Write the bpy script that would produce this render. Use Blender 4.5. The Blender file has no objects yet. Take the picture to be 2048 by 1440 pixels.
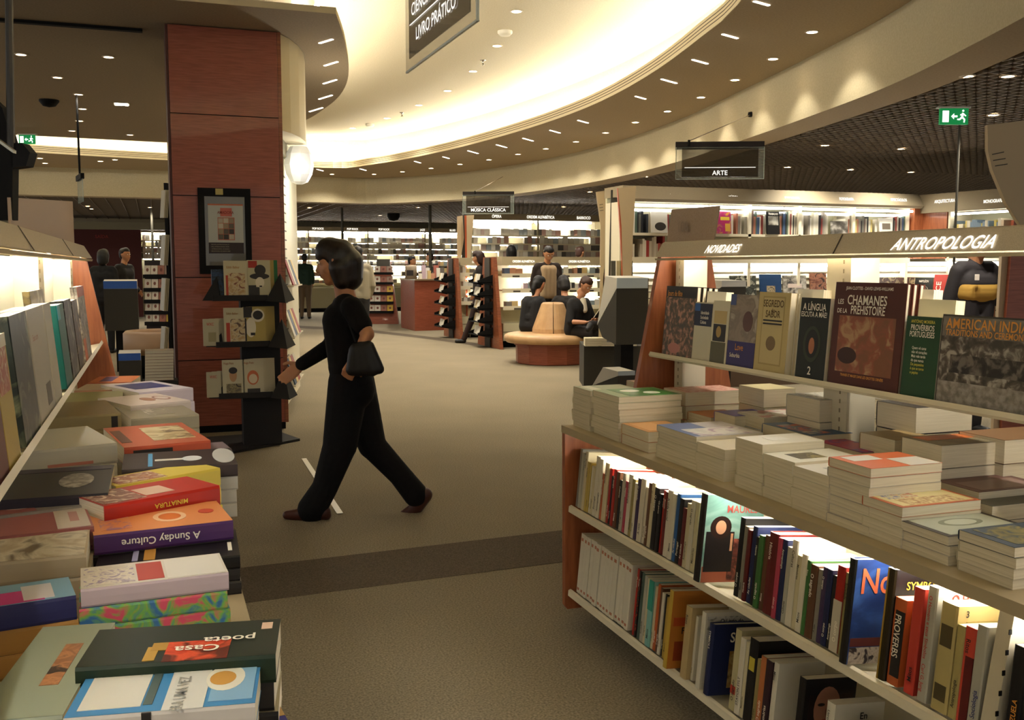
import bpy, math, random
import numpy as np
from mathutils import Vector, Matrix
random.seed(7)
V = Vector
sc = bpy.context.scene
col = sc.collection

# ------------------------------------------------------------------ camera
FPX = 1980.0; CAMH = 1.4; PITCH = math.atan(187 / FPX); YAW = math.radians(19.85)
cam_d = bpy.data.cameras.new('camera'); cam = bpy.data.objects.new('camera', cam_d); col.objects.link(cam)
cam_d.sensor_width = 36.0; cam_d.lens = 36.0 * FPX / 2048; cam_d.clip_start = 0.05; cam_d.clip_end = 100
cam.location = (0, 0, CAMH); cam.rotation_euler = (math.pi / 2 - PITCH, 0, -YAW)
sc.camera = cam
# ------------------------------------------------------------------ exposure, world
sc.view_settings.view_transform = 'Standard'; sc.view_settings.look = 'None'
sc.view_settings.exposure = 1.38; sc.view_settings.gamma = 1.0; sc.view_settings.use_curve_mapping = False
w = bpy.data.worlds.new('world'); sc.world = w; w.use_nodes = True
w.node_tree.nodes['Background'].inputs[0].default_value = (1.0, 0.95, 0.88, 1)
w.node_tree.nodes['Background'].inputs[1].default_value = 0.38
sc.cycles.max_bounces = 7; sc.cycles.diffuse_bounces = 4; sc.cycles.glossy_bounces = 3
sc.cycles.transmission_bounces = 4; sc.cycles.transparent_max_bounces = 6
sc.cycles.caustics_reflective = False; sc.cycles.caustics_refractive = False
sc.cycles.sample_clamp_indirect = 4.0; sc.cycles.sample_clamp_direct = 0
sc.cycles.use_denoising = True

# light levels (the lamps themselves are built further down)
E_COVE = 36.0      # hidden cove tubes of the ceiling recess
E_DOWN = 18.0      # face of a recessed ceiling spotlight
W_DOWN = 26.0      # watts of one recessed ceiling spotlight
E_TUBE = 18.0      # fluorescent tubes inside the shelving
WARM = (1.0, 0.92, 0.79)
NEUT = (1.0, 0.972, 0.91)

# ------------------------------------------------------------------ measuring helpers: a pixel of the 2048x1440 photo to a point
def ray(u, v):
    x = (u - 1024) / FPX; y = -(v - 720) / FPX
    f = math.cos(PITCH) + y * math.sin(PITCH)
    return (x * math.cos(YAW) + f * math.sin(YAW), -x * math.sin(YAW) + f * math.cos(YAW), -math.sin(PITCH) + y * math.cos(PITCH), f)
def PZ(u, v, z):
    r = ray(u, v); t = (z - CAMH) / r[2]; return V((r[0] * t, r[1] * t, z))
def PY(u, v, y):
    r = ray(u, v); t = y / r[1]; return V((r[0] * t, y, CAMH + r[2] * t))
def PX(u, v, x):
    r = ray(u, v); t = x / r[0]; return V((x, r[1] * t, CAMH + r[2] * t))
def PD(u, v, d):
    r = ray(u, v); t = d / r[3]; return V((r[0] * t, r[1] * t, CAMH + r[2] * t))
RV = V((math.cos(YAW), -math.sin(YAW), 0)); FV = V((math.sin(YAW), math.cos(YAW), 0)); UP = V((0, 0, 1))
X_, Y_ = V((1, 0, 0)), V((0, 1, 0))

# ------------------------------------------------------------------ materials
_m = {}
def lin(c):
    return tuple((x / 12.92 if x <= .04045 else ((x + .055) / 1.055) ** 2.4) for x in c[:3]) + (1,)
def hexc(s):
    return tuple(int(s[i:i + 2], 16) / 255 for i in (0, 2, 4))
def _new(key):
    m = bpy.data.materials.new(key); m.use_nodes = True; _m[key] = m
    return m, m.node_tree, m.node_tree.nodes['Principled BSDF']
def plain(c, rough=.6, metal=0, spec=.4, coat=0):
    """c: sRGB hex"""
    key = 'p_%s_%g_%g_%g_%g' % (c, rough, metal, spec, coat)
    if key in _m: return _m[key]
    m, nt, b = _new(key)
    b.inputs['Base Color'].default_value = lin(hexc(c)); b.inputs['Roughness'].default_value = rough
    b.inputs['Metallic'].default_value = metal; b.inputs['Specular IOR Level'].default_value = spec
    b.inputs['Coat Weight'].default_value = coat
    return m
def glow(c, s):
    key = 'e_%s_%g' % (str(c), s)
    if key in _m: return _m[key]
    m, nt, b = _new(key)
    b.inputs['Base Color'].default_value = (.8, .8, .8, 1)
    b.inputs['Emission Color'].default_value = tuple(c[:3]) + (1,); b.inputs['Emission Strength'].default_value = s
    return m
def noisy(c1, c2, scale=20, rough=.8, detail=4, stretch=(1, 1, 1), lo=.35, hi=.65, bump=0, key=None, coat=0, spec=.4, c3=None, dist=0, coord='Object'):
    key = 'n_%s_%s_%g_%g_%s_%g_%g_%s_%s_%g' % (c1, c2, scale, rough, stretch, lo, bump, c3, coord, coat)
    if key in _m: return _m[key]
    m, nt, b = _new(key)
    N = nt.nodes; L = nt.links
    tc = N.new('ShaderNodeTexCoord'); mp = N.new('ShaderNodeMapping'); mp.inputs['Scale'].default_value = stretch
    ns = N.new('ShaderNodeTexNoise'); ns.inputs['Scale'].default_value = scale; ns.inputs['Detail'].default_value = detail
    ns.inputs['Distortion'].default_value = dist
    rp = N.new('ShaderNodeValToRGB'); e = rp.color_ramp.elements
    e[0].position = lo; e[0].color = lin(hexc(c1)); e[1].position = hi; e[1].color = lin(hexc(c2))
    if c3:
        e2 = e.new((lo + hi) / 2); e2.color = lin(hexc(c3))
    L.new(tc.outputs[coord], mp.inputs[0]); L.new(mp.outputs[0], ns.inputs['Vector']); L.new(ns.outputs['Fac'], rp.inputs[0])
    L.new(rp.outputs[0], b.inputs['Base Color'])
    b.inputs['Roughness'].default_value = rough; b.inputs['Specular IOR Level'].default_value = spec; b.inputs['Coat Weight'].default_value = coat
    if bump:
        bp = N.new('ShaderNodeBump'); bp.inputs['Strength'].default_value = bump; bp.inputs['Distance'].default_value = .01
        L.new(ns.outputs['Fac'], bp.inputs['Height']); L.new(bp.outputs[0], b.inputs['Normal'])
    return m
def glass(key, tint, alpha, rough=.03):
    if key in _m: return _m[key]
    m, nt, b = _new(key)
    b.inputs['Base Color'].default_value = lin(hexc(tint)); b.inputs['Roughness'].default_value = rough
    b.inputs['Alpha'].default_value = alpha
    return m
def wood(c1='6b3018', c2='8a4526', horiz=True, coat=.15):
    return noisy(c1, c2, 6, .45, 6, (1.2, 1.2, 14) if horiz else (10, 10, 1.2), .3, .7, 0, coat=coat)
WOOD = wood('6e3a22', '92522f'); WOODV = wood('8a4c2c', 'a8633c', False); WOODRED = wood('7e3e28', '96503a')
CREAM = plain('d2c6a6', .8); CREAM2 = plain('bdb091', .75); WHITE = plain('e8e2cd', .6); SHELFW = plain('dcd3b8', .45)
BLACK = plain('080706', .7, 0, .2); DGREY = plain('2a2824', .7); CARPETG = plain('39362f', .9)
FASC = noisy('b4a68c', 'c0b298', 300, .7, 2)
FASCD = noisy('877a62', '93866c', 300, .7, 2)
PAGES = noisy('c9bea3', 'e3dac2', 3, .85, 3, (2, 2, 260), .3, .7)
PAGESU = noisy('c9bea3', 'e3dac2', 3, .85, 3, (2, 260, 2), .3, .7)
METALW = plain('c9c0a8', .35, .3)
CHROME = plain('b8b4a8', .25, .9)

# ------------------------------------------------------------------ mesh builder
class MB:
    def __init__(s): s.v = []; s.f = []; s.m = []; s.mats = []
    def mi(s, mat):
        if mat not in s.mats: s.mats.append(mat)
        return s.mats.index(mat)
    def face(s, pts, mat):
        n = len(s.v); s.v += [tuple(p) for p in pts]; s.f.append(tuple(range(n, n + len(pts)))); s.m.append(s.mi(mat)); return s
    def raw(s, vs, fs, mat):
        n = len(s.v); s.v += [tuple(p) for p in vs]; k = s.mi(mat)
        for f in fs: s.f.append(tuple(n + i for i in f)); s.m.append(k)
        return s
    def box(s, a, b, mat):
        x0, y0, z0 = [min(p, q) for p, q in zip(a, b)]; x1, y1, z1 = [max(p, q) for p, q in zip(a, b)]
        vs = [(x0, y0, z0), (x1, y0, z0), (x1, y1, z0), (x0, y1, z0), (x0, y0, z1), (x1, y0, z1), (x1, y1, z1), (x0, y1, z1)]
        return s.raw(vs, [(0, 3, 2, 1), (4, 5, 6, 7), (0, 1, 5, 4), (1, 2, 6, 5), (2, 3, 7, 6), (3, 0, 4, 7)], mat)
    def obox(s, o, a, b, c, mat):
        """box from corner o with edge vectors a,b,c (right handed)"""
        o, a, b, c = V(o), V(a), V(b), V(c)
        vs = [o, o + a, o + a + b, o + b, o + c, o + a + c, o + a + b + c, o + b + c]
        return s.raw(vs, [(0, 3, 2, 1), (4, 5, 6, 7), (0, 1, 5, 4), (1, 2, 6, 5), (2, 3, 7, 6), (3, 0, 4, 7)], mat)
    def prism(s, poly, d, mat, side=None):
        """poly: list of 3d points, extruded by vector d"""
        n = len(poly); d = V(d); A = [V(p) for p in poly]; vs = A + [p + d for p in A]
        nn = V((0, 0, 0))
        for i in range(n): nn += A[i].cross(A[(i + 1) % n])
        flip = nn.dot(d) < 0
        f0 = tuple(range(n)); f1 = tuple(range(n, 2 * n))
        fs = [tuple(reversed(f0)), f1] if not flip else [f0, tuple(reversed(f1))]
        s.raw(vs, fs, mat)
        k = len(s.v) - 2 * n; km = s.mi(side or mat)
        for i in range(n):
            j = (i + 1) % n
            q = (i, j, n + j, n + i)
            if flip: q = tuple(reversed(q))
            s.f.append(tuple(k + t for t in q)); s.m.append(km)
        return s
    def tube(s, pts, r, mat, n=8, cap=True):
        pts = [V(p) for p in pts]; rs = r if isinstance(r, (list, tuple)) else [r] * len(pts)
        rings = []
        for i, p in enumerate(pts):
            t = (pts[min(i + 1, len(pts) - 1)] - pts[max(i - 1, 0)]).normalized()
            a = V((0, 0, 1)) if abs(t.z) < .9 else V((1, 0, 0))
            u = t.cross(a).normalized(); w_ = t.cross(u)
            rings.append([p + (u * math.cos(2 * math.pi * k / n) + w_ * math.sin(2 * math.pi * k / n)) * rs[i] for k in range(n)])
        vs = [q for R in rings for q in R]; fs = []
        for i in range(len(pts) - 1):
            for k in range(n):
                a0 = i * n + k; a1 = i * n + (k + 1) % n
                fs.append((a0, a0 + n, a1 + n, a1))
        if cap:
            fs.append(tuple(range(n))); fs.append(tuple(reversed(range((len(pts) - 1) * n, len(pts) * n))))
        return s.raw(vs, fs, mat)
    def lathe(s, c, prof, mat, n=24, ang0=0, ang1=2 * math.pi):
        """prof: list of (r,z)"""
        full = abs(ang1 - ang0 - 2 * math.pi) < 1e-6; m = n if full else n + 1
        vs = []
        for r, z in prof:
            for k in range(m):
                a = ang0 + (ang1 - ang0) * k / n
                vs.append((c[0] + r * math.cos(a), c[1] + r * math.sin(a), c[2] + z))
        fs = []
        for i in range(len(prof) - 1):
            for k in range(n):
                a0 = i * m + k; a1 = i * m + (k + 1) % m
                fs.append((a0, a1, a1 + m, a0 + m))
        return s.raw(vs, fs, mat)
    def build(s, name, parent=None, loc=None, smooth=False, label=None, kind=None, local=False, cat=None, group=None):
        me = bpy.data.meshes.new(name)
        vs = s.v
        if parent is None and loc is None and vs:
            xs = [p[0] for p in vs]; ys = [p[1] for p in vs]; zs = [p[2] for p in vs]
            loc = V(((min(xs) + max(xs)) / 2, (min(ys) + max(ys)) / 2, min(zs)))
        if parent is None:
            vs = [(p[0] - loc[0], p[1] - loc[1], p[2] - loc[2]) for p in vs]
        elif not local:
            L = parent.get('_o')
            if L is not None: vs = [(p[0] - L[0], p[1] - L[1], p[2] - L[2]) for p in vs]
        me.from_pydata(vs, [], s.f)
        for m in s.mats: me.materials.append(m)
        me.polygons.foreach_set('material_index', s.m)
        if smooth: me.polygons.foreach_set('use_smooth', [True] * len(me.polygons))
        me.update()
        o = bpy.data.objects.new(name, me); col.objects.link(o)
        if parent is not None: o.parent = parent
        else:
            o.location = loc; o['_o'] = [float(q) for q in loc]
        if parent is not None and not local:
            L = parent.get('_o'); o['_o'] = [float(q) for q in L] if L is not None else [0.0, 0.0, 0.0]
        if label: o['label'] = label
        if kind: o['kind'] = kind
        if cat: o['category'] = cat
        if group: o['group'] = group
        return o
_labels = {}
def thing(name, label, cat, loc=(0, 0, 0), group=None, M=None):
    o = bpy.data.objects.new(name, None); col.objects.link(o); o.empty_display_size = .05
    if M is not None: o.matrix_world = M
    else:
        o.location = loc; o['_o'] = [float(q) for q in loc]
    o['label'] = label; o['category'] = cat
    if group: o['group'] = group
    _labels.setdefault(label, []).append(name)
    return o
def struct(name, mb, label=None, **k):
    o = mb.build(name, kind='structure', label=label, **k); return o
# lettering
_txt = {}
def text_mesh(t, mat, depth=.0, shear=0, align='LEFT'):
    key = (t, mat.name, depth, shear, align)
    if key in _txt: return _txt[key]
    c = bpy.data.curves.new('lettering', 'FONT'); c.body = t; c.size = 1.0; c.extrude = depth; c.resolution_u = 3; c.shear = shear
    c.align_x = align; c.offset = 0.012
    o = bpy.data.objects.new('lettering', c); col.objects.link(o)
    bpy.context.view_layer.update()
    me = bpy.data.meshes.new_from_object(o.evaluated_get(bpy.context.evaluated_depsgraph_get()))
    bpy.data.objects.remove(o); bpy.data.curves.remove(c)
    me.materials.clear(); me.materials.append(mat)
    _txt[key] = me
    return me
def text(t, parent, o, xd, yd, size, mat, xs=1.0, depth=.0, shear=0, align='LEFT', local=False, name='lettering'):
    me = text_mesh(t, mat, depth, shear, align)
    ob = bpy.data.objects.new(name, me); col.objects.link(ob)
    xd = V(xd).normalized(); yd = V(yd).normalized(); n = xd.cross(yd).normalized()
    P = V(o)
    if parent is not None and not local:
        L = parent.get('_o')
        if L is not None: P = P - V(L)
    M = Matrix(((xd.x * size * xs, yd.x * size, n.x * size, P.x), (xd.y * size * xs, yd.y * size, n.y * size, P.y), (xd.z * size * xs, yd.z * size, n.z * size, P.z), (0, 0, 0, 1)))
    if parent is not None: ob.parent = parent
    ob.matrix_local = M
    return ob
def sm(pts, n=6):
    """Catmull-Rom through 2d points"""
    out = []
    P = [V(p) for p in pts]
    for i in range(len(P) - 1):
        p0 = P[max(i - 1, 0)]; p1 = P[i]; p2 = P[i + 1]; p3 = P[min(i + 2, len(P) - 1)]
        for k in range(n):
            t = k / n
            out.append(.5 * ((2 * p1) + (-p0 + p2) * t + (2 * p0 - 5 * p1 + 4 * p2 - p3) * t * t + (-p0 + 3 * p1 - 3 * p2 + p3) * t ** 3))
    out.append(P[-1]); return out
ORD = ['topmost', 'second', 'third', 'fourth', 'fifth', 'sixth', 'seventh', 'eighth', 'ninth', 'tenth', 'eleventh', 'twelfth', 'thirteenth', 'fourteenth', 'fifteenth', 'sixteenth', 'seventeenth', 'eighteenth', 'nineteenth', 'twentieth']
def ordn(i):
    """1-based ordinal word"""
    base = ['first'] + ORD[1:]
    if i <= 20: return base[i - 1]
    tens = {2: 'twenty', 3: 'thirty', 4: 'forty', 5: 'fifty', 6: 'sixty', 7: 'seventy', 8: 'eighty'}[i // 10]
    if i % 10 == 0: return tens[:-1] + 'ieth'
    return tens + '-' + base[i % 10 - 1]

# ================================================================== THE SETTING
Z1, Z2, ZU = 3.35, 2.80, 3.95      # ring soffit, open-grid ceiling, upper ceiling
lip_m = [(4.133, 6.485), (4.463, 7.627), (4.819, 9.213), (5.053, 10.922), (5.095, 12.591), (4.98, 14.327), (4.739, 16.184), (4.335, 18.074), (3.95, 19.2), (3.60, 19.95), (2.4, 19.88), (.27, 19.542), (-1.066, 19.236), (-2.6, 18.75), (-5, 18.0), (-8, 17.0)]
lip_n = [(-12.9 + math.sqrt(324 - (y - 12.3) ** 2), y) for y in (-5, -4, -3, -1.5, 0, 2, 4)]
LIP = sm(lip_n + lip_m, 5)
fas_m = [(5.0, 5.235), (5.46, 6.5), (5.82, 7.9), (6.166, 9.439), (6.684, 12.023), (6.93, 14.9), (6.75, 17.5), (6.35, 19.3), (5.87, 20.5), (4.74, 22.0), (3.4, 22.0), (.28, 21.75), (-2.5, 21.7), (-5, 21.4), (-8, 20.8)]
fas_n = [(-17.1 + math.sqrt(576 - (y - 14.5) ** 2), y) for y in (-5, -3.5, -2, 0, 2, 3.7)]
FAS = sm(fas_n + fas_m, 5)
def offs(poly, d):
    out = []
    for i, p in enumerate(poly):
        t = (poly[min(i + 1, len(poly) - 1)] - poly[max(i - 1, 0)]).normalized()
        out.append(V((p.x + t.y * d, p.y - t.x * d)))
    return out
def resample(poly, n):
    ds = [0]
    for i in range(1, len(poly)): ds.append(ds[-1] + (poly[i] - poly[i - 1]).length)
    out = []
    for k in range(n):
        t = ds[-1] * k / (n - 1); i = 0
        while i < len(ds) - 2 and ds[i + 1] < t: i += 1
        q = (t - ds[i]) / max(1e-6, ds[i + 1] - ds[i]); out.append(poly[i].lerp(poly[i + 1], q))
    return out
def strip(mb, A, za, B, zb, mat):
    for i in range(len(A) - 1):
        mb.face([(A[i].x, A[i].y, za), (A[i + 1].x, A[i + 1].y, za), (B[i + 1].x, B[i + 1].y, zb), (B[i].x, B[i].y, zb)], mat)
CEILB = noisy('a89678', 'b29f80', 60, .9, 2)
CEILW = noisy('c4b898', 'cdc1a2', 60, .9, 2)
FASW = noisy('bfb390', 'c8bc9a', 60, .9, 2)
# carpet
def carpet(key, a, b):
    m, nt, bs = _new(key); N = nt.nodes; L = nt.links
    tc = N.new('ShaderNodeTexCoord'); n1 = N.new('ShaderNodeTexNoise'); n1.inputs['Scale'].default_value = 130; n1.inputs['Detail'].default_value = 3
    n2 = N.new('ShaderNodeTexNoise'); n2.inputs['Scale'].default_value = 1.2
    r = N.new('ShaderNodeValToRGB'); e = r.color_ramp.elements; e[0].position = .32; e[0].color = lin(hexc(a)); e[1].position = .68; e[1].color = lin(hexc(b))
    mx = N.new('ShaderNodeMix'); mx.data_type = 'RGBA'; mx.blend_type = 'MULTIPLY'; mx.inputs[0].default_value = .25
    L.new(tc.outputs['Object'], n1.inputs['Vector']); L.new(tc.outputs['Object'], n2.inputs['Vector'])
    L.new(n1.outputs['Fac'], r.inputs[0]); L.new(r.outputs[0], mx.inputs[6]); L.new(n2.outputs['Fac'], mx.inputs[7]); L.new(mx.outputs[2], bs.inputs['Base Color'])
    bp = N.new('ShaderNodeBump'); bp.inputs['Strength'].default_value = .5; bp.inputs['Distance'].default_value = .004
    L.new(n1.outputs['Fac'], bp.inputs['Height']); L.new(bp.outputs[0], bs.inputs['Normal'])
    bs.inputs['Roughness'].default_value = .95; bs.inputs['Specular IOR Level'].default_value = .1
    return m
CARP = carpet('carpet', '6f6552', '9a8f78'); CARPD = carpet('carpet_dark', '4c4338', '6a5f50')
f = MB(); f.face([(-8, -5, 0), (16, -5, 0), (16, 33, 0), (-8, 33, 0)], CARP); struct('floor', f, 'brown-grey speckled carpet floor of the shop')
f = MB()
f.prism([(-3, 3.98, 0), (3.2, 4.32, 0), (3.2, 4.84, 0), (-3, 4.46, 0)], (0, 0, .002), CARPD)
struct('floor_border', f, 'dark carpet band crossing the aisle')
f = MB(); cb = sm([PZ(u, v, 0).xy for u, v in ((520, 650), (610, 657), (700, 661), (760, 667), (860, 679), (940, 690), (1010, 700))], 5)
strip(f, cb, .002, [V((p.x + .12, p.y + .95)) for p in cb], .002, CARPD); struct('floor_border_far', f, 'dark curved carpet band before the music department')
f = MB(); a = PZ(603, 918, 0); b = PZ(674, 1028, 0)
f.prism([(a.x, a.y, .002), (a.x + .035, a.y, .002), (b.x + .035, b.y, .002), (b.x, b.y, .002)], (0, 0, .002), plain('e6dfcb', .4)); struct('trim_1', f, 'thin white strip laid in the carpet beside the walking woman')
# walls
f = MB(); f.box((-8, 33, 0), (16, 33.1, 4.1), CREAM2); struct('wall_far', f)
f = MB(); f.box((16, -5, 0), (16.1, 33, 4.1), CREAM2); struct('wall_right', f)
# upper ceiling
f = MB(); f.box((-8, -5, ZU), (16, 33, ZU + .1), CEILW); struct('ceiling_upper', f, 'pale upper ceiling of the oval recess')
# ring soffit
n = 90; A = resample(LIP, n); B = resample(FAS, n)
f = MB(); strip(f, A, Z1, B, Z1, CEILB); struct('ceiling_ring', f, 'brown lower ceiling ring with recessed spotlights')
# cove lip: a moulded upright edge with three dark grooves; ledge; back wall
f = MB(); LIPM = plain('d8cba8', .5); GRV = plain('3a2412', .7)
A1 = LIP; zz = [Z1 - .002, 3.385, 3.393, 3.415, 3.423, 3.445, 3.453, 3.48]
for i in range(len(zz) - 1):
    g = i % 2 == 1
    strip(f, A1, zz[i], A1, zz[i + 1], GRV if g else LIPM)
strip(f, A1, 3.48, offs(A1, .03), 3.48, LIPM); strip(f, offs(A1, .03), 3.48, offs(A1, .03), Z1 + .02, LIPM)
strip(f, offs(A1, .03), Z1 + .02, offs(A1, .55), Z1 + .02, LIPM); strip(f, offs(A1, .55), Z1 + .02, offs(A1, .55), ZU, CEILW)
struct('ceiling_cove', f, 'curved light cove edge with three dark grooves', smooth=False)
# cove tubes: lamps lying on the ledge
def tube_row(curve, d, z, name, label, step=1.5, strength=E_COVE, r=.02):
    q = offs(curve, d); ln = 0
    mb = MB(); k = 0
    R = resample(q, int(sum((q[i + 1] - q[i]).length for i in range(len(q) - 1)) / step) + 1)
    for i in range(len(R) - 1):
        a, b = R[i], R[i + 1]; a2 = a.lerp(b, .03); b2 = a.lerp(b, .97)
        mb.tube([(a2.x, a2.y, z), (b2.x, b2.y, z)], r, glow(NEUT, strength), 6)
    o = mb.build(name, label=label, kind='structure'); return o
tube_row([p for p in LIP if p.y > -1], .25, Z1 + .07, 'ceiling_cove_tubes', 'fluorescent tubes hidden in the curved cove')
# fascia drop with band below
f = MB(); strip(f, FAS, Z1, FAS, Z2, FASW); FO = offs(FAS, .42); strip(f, FAS, Z2, FO, Z2, CEILB); strip(f, FO, Z2, FO, Z1 + .1, CREAM2)
struct('ceiling_fascia', f, 'curved cream fascia between the ring ceiling and the grid ceiling', smooth=True)
# open grid ceiling
GRID = plain('7a6c5a', .6); f = MB()
def outside(x, y):
    # outside the fascia curve (right of it, or beyond it)
    if y > 22.6: return True
    xs = [p for p in zip(FO[:-1], FO[1:]) if (p[0].y - y) * (p[1].y - y) <= 0]
    if not xs: return False
    mx = max(p[0].x + (p[1].x - p[0].x) * (y - p[0].y) / ((p[1].y - p[0].y) or 1e-6) for p in xs)
    if x > mx: return True
    if y > 20.8 and len(xs):
        ys = [p[0].y + (p[1].y - p[0].y) * (x - p[0].x) / ((p[1].x - p[0].x) or 1e-6) for p in zip(FO[:-1], FO[1:]) if (p[0].x - x) * (p[1].x - x) <= 0 and p[0].y > 12]
        return bool(ys) and y > max(ys)
    return False
def runs(fn, a, b, st):
    out = []; cur = None; t = a
    while t <= b:
        if fn(t):
            if cur is None: cur = t
            last = t
        elif cur is not None: out.append((cur, last)); cur = None
        t += st
    if cur is not None: out.append((cur, last))
    return [r for r in out if r[1] - r[0] > .05]
y = 2.0
while y < 31.5:
    for a, b in runs(lambda t: outside(t, y), -6 if y > 20.5 else 3, 15.9, .1): f.box((a, y, Z2), (b, y + .012, Z2 + .05), GRID)
    y += .11 if y < 12 else .16 if y < 20 else .3
x = -6.0
while x < 15.9:
    for a, b in runs(lambda t: outside(x, t), 2, 32, .1): f.box((x, a, Z2), (x + .012, b, Z2 + .05), GRID)
    x += .11 if x > 4 else .3
f.build('ceiling_grid', kind='structure', label='dark open-cell grid ceiling')
f = MB(); DK = plain('1a1613', .9)
f.box((2.4, -5, 3.38), (16, 5.2, 3.4), DK); f.box((5.9, 5.2, 3.38), (16, 33, 3.4), DK) ; f.box((-8, 22.6, 3.38), (5.9, 33, 3.4), DK)
struct('ceiling_void', f, 'dark void above the grid ceiling')
# left soffit (island plate) with inset bulkhead
isl = [PZ(u, v, Z1).xy for u, v in ((672, 28), (690, 85), (697, 150), (680, 190), (645, 220), (600, 245))]
isl = sm(isl + [V((1.55, 15.2)), V((.9, 16.3)), V((.24, 16.81))], 5)
ISL = [V((-8, 7.88))] + isl + [V((-2.06, 16.57)), V((-8, 16.0))]
f = MB(); f.prism([(p.x, p.y, Z1) for p in ISL], (0, 0, .05), noisy('8e7c60', '98866a', 60, .9, 2), CREAM2); struct('ceiling_island', f, 'brown low ceiling island around the wood clad pillar')
f = MB(); ins = offs(isl, -.32)
bw = [V((-8, 8.2)), V((1.1, 8.2))] + [V((p.x, max(p.y, 8.2))) for p in ins[4:]] + [V((-2.06, 16.25)), V((-8, 15.7))]
f.prism([(p.x, p.y, Z1 + .05) for p in bw], (0, 0, ZU - Z1 - .05), CREAM); struct('ceiling_bulkhead', f, 'cream bulkhead above the ceiling island')
tube_row(isl + [V((-2.06, 16.57)), V((-6, 16.2))], -.15, Z1 + .075, 'ceiling_island_tubes', 'fluorescent tubes on the ceiling island edge', strength=E_COVE * .8)
f = MB(); f.box((-3.2, 8.9, Z1 - .025), (-.02, 8.96, Z1 - .002), BLACK); struct('trim_2', f, 'dark slot rail in the ceiling island')

# ------------------------------------------------------------------ recessed spotlights
RIM = plain('cdbfa6', .4); LAMPF = glow((1, .78, .55), E_DOWN)
def spotlamp(x, y, z, label, group, watt=None, r=.045, aim=None, dim=False, cone=None):
    t = thing('ceiling_spotlight', label, 'ceiling light', (x, y, z), group)
    mb = MB(); mb.lathe((x, y, z), [(r * 1.35, 0), (r * 1.35, -.006), (r, -.008), (r, 0)], RIM, 14); mb.build('trim_ring', t)
    mb = MB(); mb.lathe((x, y, z), [(0.0005, -.004), (r, -.004)], LAMPF if not dim else glow((1, .78, .55), 5), 14)
    for i in range(len(mb.f)): mb.f[i] = tuple(reversed(mb.f[i]))
    mb.build('lamp_face', t)
    if watt:
        l = bpy.data.lights.new('spot_light', 'SPOT'); l.energy = watt; l.color = WARM; l.spot_size = cone or math.radians(125); l.spot_blend = .35 if cone else 1.0; l.shadow_soft_size = .05
        o = bpy.data.objects.new('spot_light', l); col.objects.link(o); o.parent = t; o.location = (0, 0, -.03)
        if aim: o.rotation_euler = (V(aim)).to_track_quat('-Z', 'Y').to_euler()
    return t
ringp = [(1624, 63), (1546, 117), (1470, 159), (1402, 194), (1335, 222), (1271, 244), (1211, 265), (1152, 283), (1092, 297), (1036, 308), (978, 319), (920, 328), (862, 336), (805, 343), (748, 348), (664, 348)]
def fdist(p):
    return min((p.xy - V(geo)).length for geo in FASD)
FASD = resample(FAS, 400)
for i, (u, v) in enumerate(ringp):
    p = PZ(u, v, Z1); dd = fdist(p); spotlamp(p.x, p.y, Z1, '%s round spotlight along the outer ring ceiling, counted from the camera end' % ordn(i + 1), 'ring ceiling spotlights', W_DOWN * .4 * min(1.7, (dd / .4) ** 1.1), cone=2 * math.atan(dd / .27))
slot = [(1523, 6), (1460, 72), (1400, 123), (1338, 162), (1281, 195), (1166, 243), (1110, 263), (1056, 279), (1003, 292), (946, 304), (892, 315), (835, 324), (726, 339), (640, 340)]
for i, (u, v) in enumerate(slot):   # narrow slot lights near the cove edge
    k_ = 15 if u > 1300 else 10 if u > 900 else 6
    p, q = PZ(u - k_, v - k_ * .28, Z1), PZ(u + k_, v + k_ * .28, Z1); d = (q - p).normalized(); e = V((-d.y, d.x, 0)) * .011
    mb = MB(); mb.prism([p + e, q + e, q - e, p - e], (0, 0, -.006), glow((1, .9, .75), 4))
    mb.build('ceiling_slot_light', label='%s narrow slot light beside the cove edge, counted from the camera end' % ordn(i + 1), cat='ceiling light', group='slot lights by the cove')
upp = [(1033, 22), (994, 91), (946, 142), (895, 181), (838, 210), (774, 236), (705, 256), (636, 273)]
for i, (u, v) in enumerate(upp):
    p = PZ(u, v, ZU); spotlamp(p.x, p.y, ZU, '%s round spotlight in the pale upper ceiling row' % ordn(i + 1), 'upper ceiling spotlights', W_DOWN * 3.6, r=.05)
grp = [(1935, 150), (2016, 150), (1987, 228), (1650, 289), (1803, 296), (1575, 333), (1701, 338), (1822, 343), (1903, 393), (1127, 413), (882, 401), (836, 414), (760, 430), (619, 415), (300, 414), (175, 412), (1180, 383), (1290, 352), (183, 417)]
for i, (u, v) in enumerate(grp):
    if v > 400: v = max(v, 0)
    p = PZ(u, v, Z2 + .01)
    if p.y > 31: continue
    spotlamp(p.x, p.y, Z2 + .005, '%s round spotlight set in the dark grid ceiling, counted towards the far wall' % ordn(i + 1), 'grid ceiling spotlights', W_DOWN * 2.4)
lfp = [(42, 108), (217, 113), (115, 154), (157, 188), (165, 217), (159, 241), (144, 261), (260, 269), (4, 253)]
for i, (u, v) in enumerate(lfp):
    p = PZ(u, v, Z1); spotlamp(p.x, p.y, Z1 - .001, '%s dim spotlight in the brown ceiling island' % ordn(i + 1), 'ceiling island spotlights', W_DOWN * .45, dim=True)
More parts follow.
